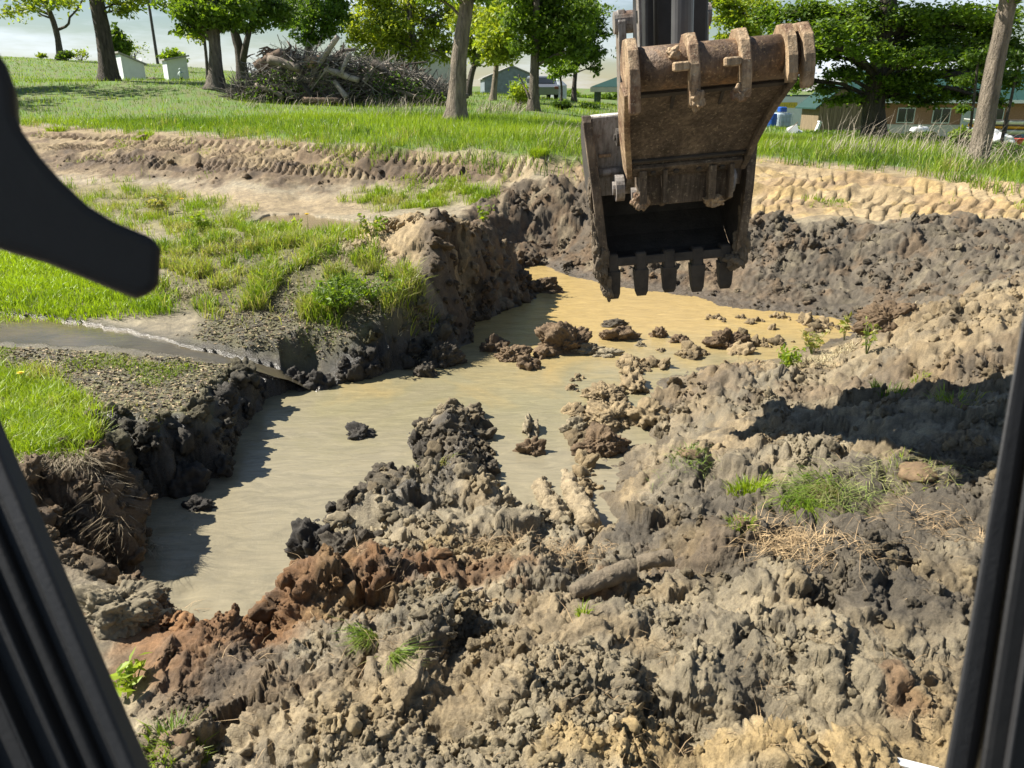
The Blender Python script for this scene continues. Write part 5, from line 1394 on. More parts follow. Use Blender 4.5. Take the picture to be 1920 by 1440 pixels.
mb = MB(); mb.tube([(0, 0, -.3), (0, 0, 1.9)], 1.0, 24); mb.build('wall', m_tin, r, smooth=False)
mb = MB(); mb.tube([(0, 0, 1.9), (0, 0, 2.6), (0, 0, 2.7)], [1.06, .22, .15], 24); mb.build('roof', m_tin, r)
for k in range(3):
    mb = MB(); mb.tube([(0, 0, .45 + k * .5), (0, 0, .5 + k * .5)], 1.02, 24); mb.build('hoop', m_tin, r)
tag(r, 'round pale grain bin with conical top beyond the lawn', 'grain bin')
p, _ = place(770, 160, 92); r = empty('barn', tuple(p), R(12))
mb = MB(); mb.prism([(-5, -1), (4, -1), (4, 3.0), (-1.0, 5.6), (-5, 3.4)], -4, 4, 'Y'); mb.build('wall', m_fascia, r)
mb = MB(); mb.prism([(-5.4, 3.2), (-1.0, 5.65), (4.4, 2.9), (4.4, 3.1), (-1.0, 5.9), (-5.4, 3.42)], -4.3, 4.3, 'Y'); mb.build('roof', m_redb, r)
mb = MB(); mb.box((-1.2, -4.03, 1.4), (1.6, .06, 2.6)); mb.build('door', m_redb, r)
tag(r, 'dark red roofed barn behind the brush pile', 'barn')
# parked car seen from behind
p, _ = place(1014, 190, 54); r = empty('parked_car', tuple(p), R(8)); m_car = mat_plain('silver_paint', (.2, .22, .25), .3, metal=.4, var=.05, scale=2, bmp=0)
mb = MB(); mb.prism([(-2.1, .28), (-2.15, .72), (-1.9, .86), (-1.35, .90), (-.75, 1.38), (.75, 1.42), (1.45, .98), (2.05, .9), (2.12, .35), (1.7, .25), (-1.7, .25)], -.82, .82, 'X', bev=.1)
mb.v = [(v[0], v[1], v[2]) for v in mb.v]; mb.build('body', m_car, r, smooth=False)
mb = MB(); mb.prism([(-1.28, .95), (-.74, 1.33), (-.70, 1.33), (-1.22, .93)], -.62, .62, 'X'); mb.v = [(v[0], v[1] - .04, v[2] + .02) for v in mb.v]; mb.build('rear_window', m_glass, r)
for sx in (-1, 1):
    mb = MB(); mb.box((sx * .62, -2.14, .68), (.26, .05, .16), bev=.015); mb.build('tail_light', m_redb, r)
    for sy in (-1.3, 1.3):
        mb = MB(); mb.tube([(sx * .66, sy, .32), (sx * .85, sy, .32)], .32, 18); wv = mb.build('wheel', m_black, r)
        mb = MB(); mb.tube([(sx * .80, sy, .32), (sx * .86, sy, .32)], .18, 12); mb.build('rim', m_tin, wv)
    mb = MB(); mb.box((sx * .825, .0, 1.12), (.02, 1.5, .26)); mb.build('side_window', m_glass, r)
tag(r, 'silver car parked on the lawn behind the stout trunk', 'car')

# ------------------------------------------------------------------ yard on the right
p, _ = place(1467, 245, 56); r = empty('box_trailer', tuple(p), R(-6)); m_wht = mat_plain('trailer_white', (.66, .68, .68), .5, var=.08, scale=2, bmp=.03); m_yel = mat_plain('yellow_lettering', (.62, .46, .04), .6, var=.1, scale=5, bmp=0)
mb = MB(); mb.box((.8, 0, 1.35), (5.2, 2.2, 1.9), bev=.05); mb.build('body', m_wht, r)
mb = MB(); mb.box((.8, 0, 2.33), (5.3, 2.3, .08)); mb.build('roof', m_greend, r)
mb = MB(); mb.box((-.28, -1.115, 1.72), (1.6, .02, .34)); sgn = mb.build('sign', m_yel, r)
m_ltr = mat_plain('letter_marks', (.30, .24, .05), .7, var=.2, scale=9, bmp=0)  # darker marks suggesting the unreadable letters
for k in range(9):
    if k == 3: 
        mb = MB(); mb.box((-.28 - .64 + k * .16, -1.13, 1.72), (.07, .01, .04)); mb.build('letter', m_ltr, sgn); continue
    mb = MB(); x = -.28 - .64 + k * .16
    mb.box((x - .035, -1.13, 1.72), (.025, .01, .2)); mb.box((x + .02, -1.13, 1.80 - .08 * (k % 3)), (.085, .01, .03)); mb.build('letter', m_ltr, sgn)
for sx in (-.9, 2.2):
    mb = MB(); mb.tube([(sx, -1.12, .35), (sx, -.9, .35)], .34, 16); mb.build('wheel', m_black, r)
tag(r, 'white box trailer with yellow lettering beside the wooden shed', 'trailer')
p, _ = place(1553, 247, 44); r = empty('wooden_shed', tuple(p), R(3))
Wd, Dp, eh, rh = 2.3, 2.2, 1.45, 2.4
mb = MB(); mb.prism([(-Wd/2, -.2), (Wd/2, -.2), (Wd/2, eh), (0, rh - .08), (-Wd/2, eh)], -Dp/2, Dp/2, 'Y'); wl = mb.build('wall', m_wood, r)
for k in range(13):
    x = -Wd/2 + .1 + k * .2; top = eh + (rh - .08 - eh) * (1 - abs(x) / (Wd / 2)) - .02
    mb = MB(); mb.box((x, -Dp/2 - .012, top / 2 - .08), (.17, .02, top + .1)); mb.build('board', m_wood, wl)
mb = MB(); mb.prism([(-Wd/2 - .3, eh - .2), (0, rh), (Wd/2 + .3, eh - .2), (Wd/2 + .3, eh - .13), (0, rh + .08), (-Wd/2 - .3, eh - .13)], -Dp/2 - .25, Dp/2 + .25, 'Y'); mb.build('roof', m_green, r)
tag(r, 'brown board shed with green gable roof left of the massive tree', 'shed')
p, _ = place(1760, 264, 58); r = empty('brick_house', tuple(p), R(-14))
Wd, Dp, eh = 17.0, 7.0, 2.35
mb = MB(); mb.box((2.2, 0, eh / 2 - .3), (Wd, Dp, eh + .6)); mb.build('wall', m_brick, r)
mb = MB(); mb.box((2.2, -Dp/2 - .02, .42), (Wd + .05, .05, 1.0)); mb.build('plinth', m_fascia, r)
mb = MB(); mb.prism([(-Dp/2 - .7, eh + .02), (0, eh + 1.9), (Dp/2 + .7, eh + .02), (Dp/2 + .7, eh + .14), (0, eh + 2.05), (-Dp/2 - .7, eh + .14)], 2.2 - Wd/2 - .6, 2.2 + Wd/2 + .6, 'X'); rf = mb.build('roof', m_green, r)
for k in range(30):
    x = 2.2 - Wd/2 - .5 + k * .62
    mb = MB(); mb.add([(x, -Dp/2 - .7, eh + .14), (x + .05, -Dp/2 - .7, eh + .14), (x + .05, 0, eh + 2.05), (x, 0, eh + 2.05), (x, -Dp/2 - .7, eh + .19), (x + .05, -Dp/2 - .7, eh + .19), (x + .05, 0, eh + 2.10), (x, 0, eh + 2.10)], [(4, 5, 6, 7), (0, 4, 7, 3), (1, 2, 6, 5), (0, 1, 5, 4)]); mb.build('roof_seam', m_green, rf)
mb = MB(); mb.box((2.2, -Dp/2 - .73, eh + .05), (Wd + 1.2, .05, .2)); mb.build('fascia', m_white, r)
for x in (-3.2, -1.0, 2.2, 5.5):
    mb = MB(); mb.box((x, -Dp/2 - .02, 1.5), (1.1, .06, 1.0)); wv = mb.build('window', m_white, r)
    for dx in (-.26, .26):
        mb = MB(); mb.box((x + dx, -Dp/2 - .06, 1.5), (.46, .03, .86)); mb.build('pane', m_glass, wv)
mb = MB(); mb.box((.7, -Dp/2 - .03, 1.0), (.95, .06, 2.0)); dv = mb.build('door', m_tin, r); mb = MB(); mb.box((1.05, -Dp/2 - .08, 1.0), (.05, .05, .14)); mb.build('handle', m_pole, dv)
tag(r, 'low brick house with green metal roof behind the massive tree', 'house')
p, _ = place(1722, 255, 34, sink=-.12); r = empty('gas_tank', tuple(p), R(28)); mb = MB()
mb.tube([(-.85, 0, .45), (-.8, 0, .45), (-.65, 0, .45), (.65, 0, .45), (.8, 0, .45), (.85, 0, .45)], [.02, .18, .28, .28, .18, .02], 16); mb.build('tank', m_wht, r, smooth=True)
mb = MB(); mb.tube([(0, 0, .7), (0, 0, .82)], .1, 12); mb.build('valve_dome', m_wht, r)
for sx in (-.5, .5):
    mb = MB(); mb.box((sx, 0, .1), (.08, .4, .4)); mb.build('leg', m_tin, r)
r.scale = (.62, .62, .62)
tag(r, 'white gas tank lying behind the dry grass', 'gas tank')
BOATS = [(1884, 226, 'white canoe on top of the boat rack', (.75, .75, .72)), (1892, 236, 'orange yellow canoe in the middle of the boat rack', (.75, .36, .02)), (1888, 243, 'pale grey canoe low on the boat rack', (.55, .57, .58)), (1912, 250, 'blue kayak at the bottom of the boat rack', (.03, .14, .40))]
def hull(L, Wd, Hh):
    V = []; F = []; N = 14; K = 8
    for i in range(N + 1):
        t = i / N * 2 - 1; wv = Wd * (1 - abs(t) ** 2.4) + .02; z0 = Hh * .35 * abs(t) ** 3
        for k in range(K + 1):
            a = math.pi * k / K
            V.append((t * L, math.cos(a) * wv, -math.sin(a) * (Hh - z0) * (1 - .3 * abs(t) ** 3) + z0))
    for i in range(N):
        for k in range(K):
            a = i * (K + 1) + k; F.append((a, a + 1, a + K + 2, a + K + 1))
        F.append((i * (K + 1), (i + 1) * (K + 1), (i + 1) * (K + 1) + K, i * (K + 1) + K))
    return V, F
for k, (px, py, lab, c) in enumerate(BOATS):
    q = at(px, py, 33); mt = mat_plain('boat_hull', c, .35, var=.06, scale=3, bmp=0)
    root = empty('canoe', (q.x + .4, q.y, q.z), R(-12))
    V, F = hull(1.9 if k < 3 else 1.2, .34, .22); mb = MB(); mb.add(V, F); mb.build('hull', mt, root, smooth=True)
    mb = MB(); mb.tube([(-1.1, .30, .015), (0, .36, .005), (1.1, .30, .015)], .018, 6); mb.tube([(-1.1, -.30, .015), (0, -.36, .005), (1.1, -.30, .015)], .018, 6); mb.build('gunwale', m_pole, root)
    tag(root, lab, 'canoe', 'boats on the rack')
q = at(1892, 262, 33.2); zg = H(q.x, q.y); root = empty('boat_rack', (q.x + .4, q.y, zg))
topz = at(1884, 224, 33).z - zg
for sx in (-.9, .9):
    for sy in (-.45, .45):
        mb = MB(); mb.box((sx, sy, topz / 2), (.07, .07, topz)); mb.build('post', m_pole, root)
    for k, (px, py, *_r) in enumerate(BOATS):
        zz = at(px, py, 33).z - zg - .26
        mb = MB(); mb.box((sx, 0, zz), (.06, 1.0, .05)); mb.build('rail', m_pole, root)
tag(root, 'dark post rack holding the canoes at the right edge', 'rack')
q = at(1900, 268, 31); zg = H(q.x, q.y); root = empty('plastic_tub', (q.x, q.y, max(zg, q.z - .2))); mb = MB(); mt = mat_plain('red_plastic', (.55, .05, .03), .4, var=.1, scale=3, bmp=0)
mb.tube([(0, 0, 0), (0, 0, .28), (0, 0, .30), (0, 0, .28), (0, 0, .05)], [.26, .33, .35, .31, .24], 16); mb.build('tub', mt, root); mb = MB(); mb.tube([(-.34, 0, .25), (-.2, 0, .42), (.2, 0, .42), (.34, 0, .25)], .012, 6); mb.build('handle', m_pole, root)
tag(root, 'red plastic tub below the canoes at the right edge', 'tub')
q = at(1868, 266, 30.5); zg = H(q.x, q.y); root = empty('covered_heap', (q.x, q.y, zg)); V, F = clod_shape(4, 900, .7, .7); V = V * np.array([.55, .4, .5]) + np.array([0, 0, .15]); link('tarp', mesh_np('tarp', V, [F]), m_wht, root)
tag(root, 'white tarp covered heap right of the leaning pale trunk', 'tarp')
# tote, barrel and scrap in front of the trailer
q, _ = place(1464, 240, 52); root = empty('liquid_tote', tuple(q), R(10)); m_tote = mat_plain('cloudy_plastic', (.45, .55, .60), .4, var=.15, scale=3, bmp=.02); m_blue = mat_plain('blue_plastic', (.02, .09, .38), .4, var=.1, scale=3, bmp=0)
mb = MB(); mb.box((0, 0, .62), (.95, .8, .85), bev=.08); mb.build('tank', m_tote, root)
for k in range(6):
    mb = MB(); mb.tube([(-.5 + k * .2, -.44, .15), (-.5 + k * .2, -.44, 1.1)], .012, 6); mb.build('cage_bar', m_tin, root)
for z in (.2, .5, .8, 1.1):
    mb = MB(); mb.tube([(-.52, -.46, z), (.52, -.46, z)], .012, 6); mb.build('cage_bar', m_tin, root)
mb = MB(); mb.box((0, 0, .08), (1.05, .95, .14)); mb.build('pallet', m_wood, root)
mb = MB(); mb.box((-.1, -.1, 1.24), (.5, .4, .34), bev=.06); mb.build('lid', m_blue, root)
tag(root, 'caged cloudy water tote with blue top before the trailer', 'tote')
q, _ = place(1446, 240, 51); root = empty('barrel', tuple(q)); mb = MB(); mb.tube([(0, 0, 0), (0, 0, .05), (0, 0, .3), (0, 0, .6), (0, 0, .85), (0, 0, .9)], [.26, .28, .30, .30, .28, .25], 18); mb.build('drum', m_blue, root, smooth=True)
for z in (.3, .6):
    mb = MB(); mb.tube([(0, 0, z - .015), (0, 0, z + .015)], .31, 18); mb.build('hoop', m_blue, root)
tag(root, 'blue plastic barrel left of the caged tote', 'barrel')
for k, (px, py, lab, kind) in enumerate([(1490, 252, 'crumpled white sheet in the grass before the wooden shed', 0), (1531, 250, 'short white post leaning in the grass before the wooden shed', 1)]):
    q, _ = place(px, py, 36); root = empty('scrap_sheet' if kind == 0 else 'leaning_post', tuple(q), R(20))
    mb = MB()
    if kind == 0:
        mb.add([(-.5, 0, 0), (.1, -.2, .05), (.45, 0, .1), (-.35, .15, .25), (.05, 0, .42), (.3, .2, .2), (-.5, 0, -.05), (.45, .1, -.05)], [(0, 1, 4, 3), (1, 2, 5, 4), (0, 6, 7, 2, 1), (3, 4, 5)]); mb.build('sheet', m_wht, root)
        mb = MB(); mb.tube([(-.55, -.05, .02), (.05, -.05, .5)], .02, 6); mb.build('batten', m_wood, root)
        tag(root, lab, 'sheet')
    else:
        mb.box((0, 0, .25), (.12, .12, .6), Matrix.Rotation(R(20), 3, 'Y')); mb.build('post', m_wht, root); mb = MB(); mb.box((.1, 0, .56), (.16, .16, .05), Matrix.Rotation(R(20), 3, 'Y')); mb.build('cap', m_wht, root)
        tag(root, lab, 'post')

# ------------------------------------------------------------------ brush pile
m_log = mat_plain('dead_wood', (.19, .155, .12), .9, var=.45, scale=5, bmp=.6, stretch=(1, 1, 1))
m_logp = mat_plain('barkless_wood', (.36, .31, .25), .85, var=.3, scale=5, bmp=.4)
m_cutw = mat_plain('sawn_wood', (.45, .30, .18), .85, var=.25, scale=6, bmp=.3)
m_root = mat_plain('earthy_roots', (.16, .11, .075), .95, var=.4, scale=6, bmp=.8)
YP = 38.0
def logthing(name, label, p0, p1, r0, r1, mat=None, group=None, stubs=2, bend=.1, seed=0):
    rnd = random.Random(seed); a, b = Vector(p0), Vector(p1); root = empty(name, tuple(a))
    L = (b - a).length; m1 = a.lerp(b, .35) + Vector((rnd.uniform(-1, 1), rnd.uniform(-1, 1), rnd.uniform(-1, 1))) * bend * L; m2 = a.lerp(b, .7) + Vector((rnd.uniform(-1, 1), rnd.uniform(-1, 1), rnd.uniform(-1, 1))) * bend * L
    P = smooth_path([a, m1, m2, b], 8); mb = MB(); mb.tube([p - a for p in P], [r0 + (r1 - r0) * i / 7 for i in range(8)], 9)
    mb.build('stem', mat or m_log, root, smooth=True)
    for k in range(stubs):
        i = rnd.randint(2, 6); d = Vector((rnd.uniform(-1, 1), rnd.uniform(-1, 1), rnd.uniform(-.2, 1))).normalized() * L * rnd.uniform(.12, .35)
        rr = (r0 + (r1 - r0) * i / 7) * .5
        mb = MB(); mb.tube([P[i] - a, P[i] - a + d * .5 + Vector((0, 0, .05)), P[i] - a + d], [rr, rr * .7, rr * .3], 6); mb.build('branch', mat or m_log, root, smooth=True)
    return tag(root, label, 'log', group)
GL = 'dead logs of the brush pile'
U = lambda x, y, dy=0.0: at(x, y, YP + dy)
logthing('dead_log', 'long pale bare log jutting up to the right from the brush pile', U(583,145,-1.2), U(634,68,-1.6), .14, .11, m_logp, GL, 0, .02, 1)
logthing('dead_log', 'curved pale log lying below the jutting log in the brush pile', U(550,149,-1.4), U(630,140,-1.3), .12, .09, m_logp, GL, 2, .06, 2)
logthing('dead_log', 'short pale log pointing down at the front right of the brush pile', U(627,152,-1.8), U(650,183,-2.2), .10, .13, m_logp, GL, 0, .02, 3)
logthing('dead_log', 'pale log slanting up right of the middle of the brush pile', U(682,152,-1.5), U(704,125,-1.6), .09, .08, m_logp, GL, 0, .02, 4)
logthing('dead_log', 'thick sawn log with pale cut end high in the brush pile', U(620,118,-.2), U(578,116,-1.5), .24, .26, m_cutw, GL, 0, .02, 5)
logthing('dead_log', 'reddish rotten log lying along the foot of the brush pile', U(568,187,-2.3), U(640,189,-2.3), .13, .12, m_root, GL, 0, .03, 6)
logthing('dead_log', 'thick brown log on the left shoulder of the brush pile', U(480,128,-.8), U(530,102,-.4), .28, .3, m_root, GL, 1, .04, 7)
logthing('dead_log', 'straight pole lying across the top right of the brush pile', U(645,118,-.6), U(680,111,-.6), .06, .05, m_logp, GL, 0, .02, 8)
logthing('dead_log', 'grey stem sticking out of the right slope of the brush pile', U(670,130,-.8), U(735,120,-.9), .09, .06, m_logp, GL, 1, .04, 9)
for k, (a_, b_, r_, lab) in enumerate([((505,112),(560,128),.2,'thick grey trunk lying along the upper left of the brush pile'),((610,132),(672,150),.15,'broad grey trunk in the middle of the brush pile front'),((700,118),(742,150),.16,'dark trunk slanting down the right slope of the brush pile'),
        ((480,160),(530,182),.12,'grey log sliding off the left foot of the brush pile'),((655,100),(640,140),.1,'upright broken stem near the top of the brush pile'),((560,150),(585,185),.13,'stubby log end low at the front of the brush pile'),((728,165),(800,182),.1,'long low log at the right foot of the brush pile')]):
    logthing('dead_log', lab, U(*a_, -1.7), U(*b_, -2.0), r_, r_ * .8, [m_log, m_logp, m_barkd][k % 3], GL, 1, .05, 400 + k)
rnd = random.Random(77)
def pile_h(px):     # outline of the pile in the photograph
    return 7 * math.sin(px * .21) * math.sin(px * .083 + 2) + float(np.interp(px, [425,460,490,530,560,600,640,680,720,760,800,840,850], [178,152,122,98,92,96,102,106,114,128,142,174,190]))
for k in range(46):
    px = rnd.uniform(450, 825); top = pile_h(px); py = top + 8 + (192 - top) * rnd.random()
    d = rnd.uniform(-1.6, 1.2); c = U(px, py, d); L = rnd.uniform(.8, 2.2); an = rnd.uniform(-.5, .5) + (math.pi if rnd.random() < .5 else 0)
    e = c + Vector((math.cos(an) * L, rnd.uniform(-.5, .5), math.sin(rnd.uniform(-.6, .7)) * L * .5))
    r_ = rnd.choice([.05, .07, .09, .12, .17, .22])
    mt = rnd.choice([m_log, m_log, m_barkd, m_logp])
    lab = '%s %s dead branch %s the %s of the brush pile' % ('thick' if r_ > .1 else 'slender' if r_ > .06 else 'thin', {m_log.name: 'grey', m_barkd.name: 'dark', m_logp.name: 'pale'}[mt.name], 'high in' if py < top + (192 - top) * .4 else 'low in',
        'left end' if px < 520 else 'left half' if px < 600 else 'middle' if px < 680 else 'right half' if px < 760 else 'right end')
    logthing('dead_branch', lab, c, e, r_, r_ * .6, mt, 'tangled branches of the brush pile', 2, .1, 200 + k)
V, F = clod_shape(4, 950, 1.2, .7); q = U(530, 112, .3); root = empty('root_plate', tuple(q)); V = V * np.array([.75, .6, .55]); link('root_ball', mesh_np('root_ball', V, [F]), m_root, root)
for k in range(8):
    a = rnd.uniform(0, 6.28); mb = MB(); mb.tube([(math.cos(a) * .5, -.2, math.sin(a) * .4), (math.cos(a) * .9, -.3, math.sin(a) * .65), (math.cos(a + .3) * 1.15, -.25, math.sin(a + .3) * .8)], [.09, .06, .02], 6); mb.build('root', m_root, root, smooth=True)
tag(root, 'earthy upturned root plate on top of the brush pile', 'root plate', None)
# twigs and brush, too many to count
rng = np.random.default_rng(17); n = 4000
px = rng.uniform(428, 846, n); top = np.array([pile_h(v) for v in px]); py = top + (196 - top) * rng.random(n) ** .8
A = np.array([tuple(U(a, b, c)) for a, b, c in zip(px, py, rng.uniform(-1.9, 1.6, n))])
D = rng.normal(size=(n, 3)) * np.array([1, .8, .7]); D /= np.linalg.norm(D, axis=1)[:, None]; D *= rng.uniform(.25, 1.0, n)[:, None]
S = np.cross(D, rng.normal(size=(n, 3))); S /= np.linalg.norm(S, axis=1)[:, None]; T = np.cross(D, S); T /= np.linalg.norm(T, axis=1)[:, None]
w_ = rng.uniform(.008, .028, n)[:, None]
V = np.stack([A - D + S * w_, A - D - S * w_ * .5 + T * w_ * .8, A - D - S * w_ * .5 - T * w_ * .8, A + D + S * w_ * .5, A + D - S * w_ * .3 + T * w_ * .4, A + D - S * w_ * .3 - T * w_ * .4], 1).reshape(-1, 3)
i = np.arange(n)[:, None] * 6
F = [np.concatenate([i + np.array([[0, 1, 4, 3]]), i + np.array([[1, 2, 5, 4]]), i + np.array([[2, 0, 3, 5]])])]
cc = np.repeat(np.array([.14, .125, .105]) * rng.uniform(.3, 2.4, (n, 1)), 6, 0)
m_twig, nt, b_, _o = new_mat('twigs'); a_ = nt.nodes.new('ShaderNodeAttribute'); a_.attribute_name = 'col'; nt.links.new(mixc(nt, 1.0, a_.outputs['Color'], ramp(nt, noise_out(nt, 9, 4), [(.3, (.7, .7, .7)), (.7, (1.2, 1.2, 1.2))]), 'MULTIPLY'), b_.inputs['Base Color']); b_.inputs['Roughness'].default_value = .9
tag(link('brush_twigs', mesh_np('brush_twigs', V, F, cc, smooth=False), m_twig), 'tangle of dead twigs filling the brush pile', kind='stuff')
# earth heart of the pile
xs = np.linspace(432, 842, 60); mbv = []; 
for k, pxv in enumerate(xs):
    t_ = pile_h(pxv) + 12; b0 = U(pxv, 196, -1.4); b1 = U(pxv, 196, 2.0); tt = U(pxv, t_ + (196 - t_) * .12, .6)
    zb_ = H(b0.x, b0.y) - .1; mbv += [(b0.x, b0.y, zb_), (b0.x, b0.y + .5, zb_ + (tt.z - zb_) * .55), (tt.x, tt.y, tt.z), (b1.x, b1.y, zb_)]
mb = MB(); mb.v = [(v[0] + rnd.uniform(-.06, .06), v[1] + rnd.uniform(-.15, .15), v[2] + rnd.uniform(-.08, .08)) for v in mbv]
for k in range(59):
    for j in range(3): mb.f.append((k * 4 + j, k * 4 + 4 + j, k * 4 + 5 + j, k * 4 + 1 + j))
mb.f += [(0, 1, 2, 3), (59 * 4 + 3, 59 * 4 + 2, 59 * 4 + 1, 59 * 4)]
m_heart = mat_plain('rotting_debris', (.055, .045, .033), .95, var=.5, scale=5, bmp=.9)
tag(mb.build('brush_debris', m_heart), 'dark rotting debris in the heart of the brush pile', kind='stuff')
C = []
for px0, px1, pyb, n_ in ((430, 560, 165, 1500), (700, 850, 165, 2600), (560, 700, 180, 500)):
    x = rng.uniform(px0, px1, n_); t_ = np.array([pile_h(v) for v in x]); y = t_ + 14 + (194 - t_ - 14) * rng.random(n_) ** .7
    C += [tuple(U(a, b, c)) for a, b, c in zip(x, y, rng.uniform(-2.2, -.3, n_))]
C = np.array(C)
tag(link('brush_leaves', leaf_mesh('brush_leaves', C, .07, leaf_cols(C, [LD, LD * 1.4, LM], rng), rng), m_leaf), 'weeds growing through the brush pile', kind='stuff')

# ================================================================== GRASS, WEEDS, STRAW
m_grass = mat_leaf('grass_blade', .4, .45, (1.2, 1.25, .5))
m_straw, nt, b_, _o = new_mat('dry_grass'); a_ = nt.nodes.new('ShaderNodeAttribute'); a_.attribute_name = 'col'
nt.links.new(mixc(nt, 1.0, a_.outputs['Color'], ramp(nt, noise_out(nt, 30, 3), [(.3, (.8, .8, .8)), (.7, (1.15, 1.15, 1.15))]), 'MULTIPLY'), b_.inputs['Base Color']); b_.inputs['Roughness'].default_value = .8
def blades(P, h, w, lean, cols, rng, bend=.5, one=False, az=None):
    """grass blades standing on points P"""
    n = len(P); P = np.asarray(P, float)
    a = rng.uniform(0, 2 * np.pi, n) if az is None else az
    d = np.stack([np.cos(a), np.sin(a), np.zeros(n)], -1)
    f = rng.uniform(0, 2 * np.pi, n); s = np.stack([np.cos(f), np.sin(f), np.zeros(n)], -1)
    h = (h * np.ones(n))[:, None]; w = (w * np.ones(n))[:, None]; lean = (lean * np.ones(n))[:, None]
    up = np.array([0, 0, 1.0])
    tip = P + up * h * np.clip(1 - .35 * lean, .08, 1) + d * h * lean
    if one:
        V = np.stack([P - s * w, P + s * w, tip], 1).reshape(-1, 3)
        i = np.arange(n)[:, None] * 3
        return V, i + np.array([[0, 1, 2]]), np.repeat(cols, 3, 0)
    mid = P + up * h * .6 * np.clip(1 - .15 * lean, .1, 1) + d * h * lean * .35
    V = np.stack([P - s * w * .8, P + s * w * .8, mid + s * w * .8, mid - s * w * .8, tip], 1).reshape(-1, 3)
    i = np.arange(n)[:, None] * 5
    F = np.concatenate([i + np.array([[0, 1, 2]]), i + np.array([[0, 2, 3]]), i + np.array([[3, 2, 4]])])
    return V, F, np.repeat(cols, 5, 0)
_dX = np.gradient(_Xg, axis=1).ravel(); _dY = np.gradient(_Yg, axis=0).ravel()
_vis = (np.abs(_X) < .76 * (_Y * math.cos(R(PITCH)) + .81)) & (_Y > 1.9)
def sample(wt, n, rng):
    wt = np.clip(wt, 0, None) * _vis; wt = wt / wt.sum()
    i = rng.choice(len(wt), n, p=wt)
    x = _X[i] + rng.uniform(-.6, .6, n) * _dX[i]; y = _Y[i] + rng.uniform(-.6, .6, n) * _dY[i]
    return x, y, terrain(x, y) - .01
def gcol(x, y, pal, rng, f=.7):
    C = np.stack([x, y, np.zeros(len(x))], -1); n = len(x)
    k = np.clip(.5 + .6 * pn2(x * f, y * f, 95) + .25 * pn2(x * f * 3.7, y * f * 3.7, 96) + rng.normal(0, .18, n), 0, .999)
    pal = np.array(pal); q = k * (len(pal) - 1); i = q.astype(int); q = (q - i)[:, None]
    return (pal[i] * (1 - q) + pal[i + 1] * q) * rng.uniform(.75, 1.3, (n, 1))
def grass(name, label, parts, mat):
    V = []; F = []; C = []; o = 0
    for v, f, c in parts:
        V.append(v); F.append(f + o); C.append(c); o += len(v)
    return tag(link(name, mesh_np(name, np.concatenate(V), F, np.concatenate(C), smooth=False), mat), label, kind='stuff')
GL1, GL2, GL3, GDRY = [np.array(c) for c in ((.27, .36, .022), (.17, .27, .02), (.07, .13, .016), (.38, .33, .18))]
rng = np.random.default_rng(33)
# lawn
x, y, z = sample(_M['lawn'] * (_Y < 110) * np.where(_Y > 27, 1.6, 1.0), 120000, rng)
far = y > 26
h = rng.uniform(.10, .26, len(x)) * (1 + .35 * pn2(x * .5, y * .5, 97)); w = np.maximum(.005, y * .00042)
lawn_c = gcol(x, y, [GL3 * 1.25, GL2, GL1, GL1 * 1.1], rng, .22)
grass('lawn_grass', 'long bright green grass of the lawn', [blades(np.stack([x, y, z], -1), h, w, rng.uniform(.1, .6, len(x)), lawn_c, rng, one=True)], m_grass)
# fringe along the dirt
sl = sdf_poly(_X, _Y, LAWN)
x, y, z = sample((sl > -.8) * (sl < 1.6) * (.15 + sstep(0, .4, pn2(_X * 1.2, _Y * 1.2, 98))), 9000, rng)
grass('fringe_grass', 'ragged grass along the edge of the tracked dirt', [blades(np.stack([x, y, z], -1), rng.uniform(.12, .38, len(x)), .008, rng.uniform(.1, .8, len(x)), gcol(x, y, [GL3, GL2, GL1, GDRY], rng, .9), rng)], m_grass)
# near banks
def mk(P, soft=.15): return msk(_X, _Y, P, soft, _M['n2'])
cl = sstep(-.25, .3, pn2(_X * 2.6, _Y * 2.6, 99) + .4 * pn2(_X * 6, _Y * 6, 100))
cl2 = sstep(-.05, .35, pn2(_X * 2.2, _Y * 2.2, 101) + .4 * pn2(_X * 6, _Y * 6, 102))
cl3 = sstep(.05, .4, pn2(_X * 2.2, _Y * 2.2, 101) + .5 * pn2(_X * 6, _Y * 6, 102))
dry = (_M['s'] > .12) * (_Z > ZW + .12)
parts = []
x, y, z = sample(mk(BRIGHT) * dry * (.35 + .65 * cl), 16000, rng); parts.append(blades(np.stack([x, y, z], -1), rng.uniform(.06, .16, len(x)), .005, rng.uniform(.1, .7, len(x)), gcol(x, y, [GL2, GL1 * 1.15, GL1 * 1.3], rng, 1.0), rng))
x, y, z = sample(mk(NEARL) * dry * (.3 + .7 * cl), 12000, rng); parts.append(blades(np.stack([x, y, z], -1), rng.uniform(.06, .2, len(x)), .0035, rng.uniform(.2, .9, len(x)), gcol(x, y, [GL2, GL1, GL1 * 1.2, GDRY], rng, 1.5), rng))
x, y, z = sample(mk(ISLE) * dry * (.03 + .97 * cl3), 12500, rng); parts.append(blades(np.stack([x, y, z], -1), rng.uniform(.07, .26, len(x)) * (.7 + .5 * sstep(-.2, .4, pn2(x * 2.2, y * 2.2, 101))), .006, rng.uniform(.15, .9, len(x)), gcol(x, y, [GL3 * 1.3, GL2, GL1, GDRY, GL1 * 1.1, GDRY], rng, 1.3), rng))
x, y, z = sample(mk(WEEDY, .35) * cl2, 9000, rng); parts.append(blades(np.stack([x, y, z], -1), rng.uniform(.06, .26, len(x)), .006, rng.uniform(.1, .8, len(x)), gcol(x, y, [GL2, GL1 * .95, GDRY], rng, 1.0), rng))
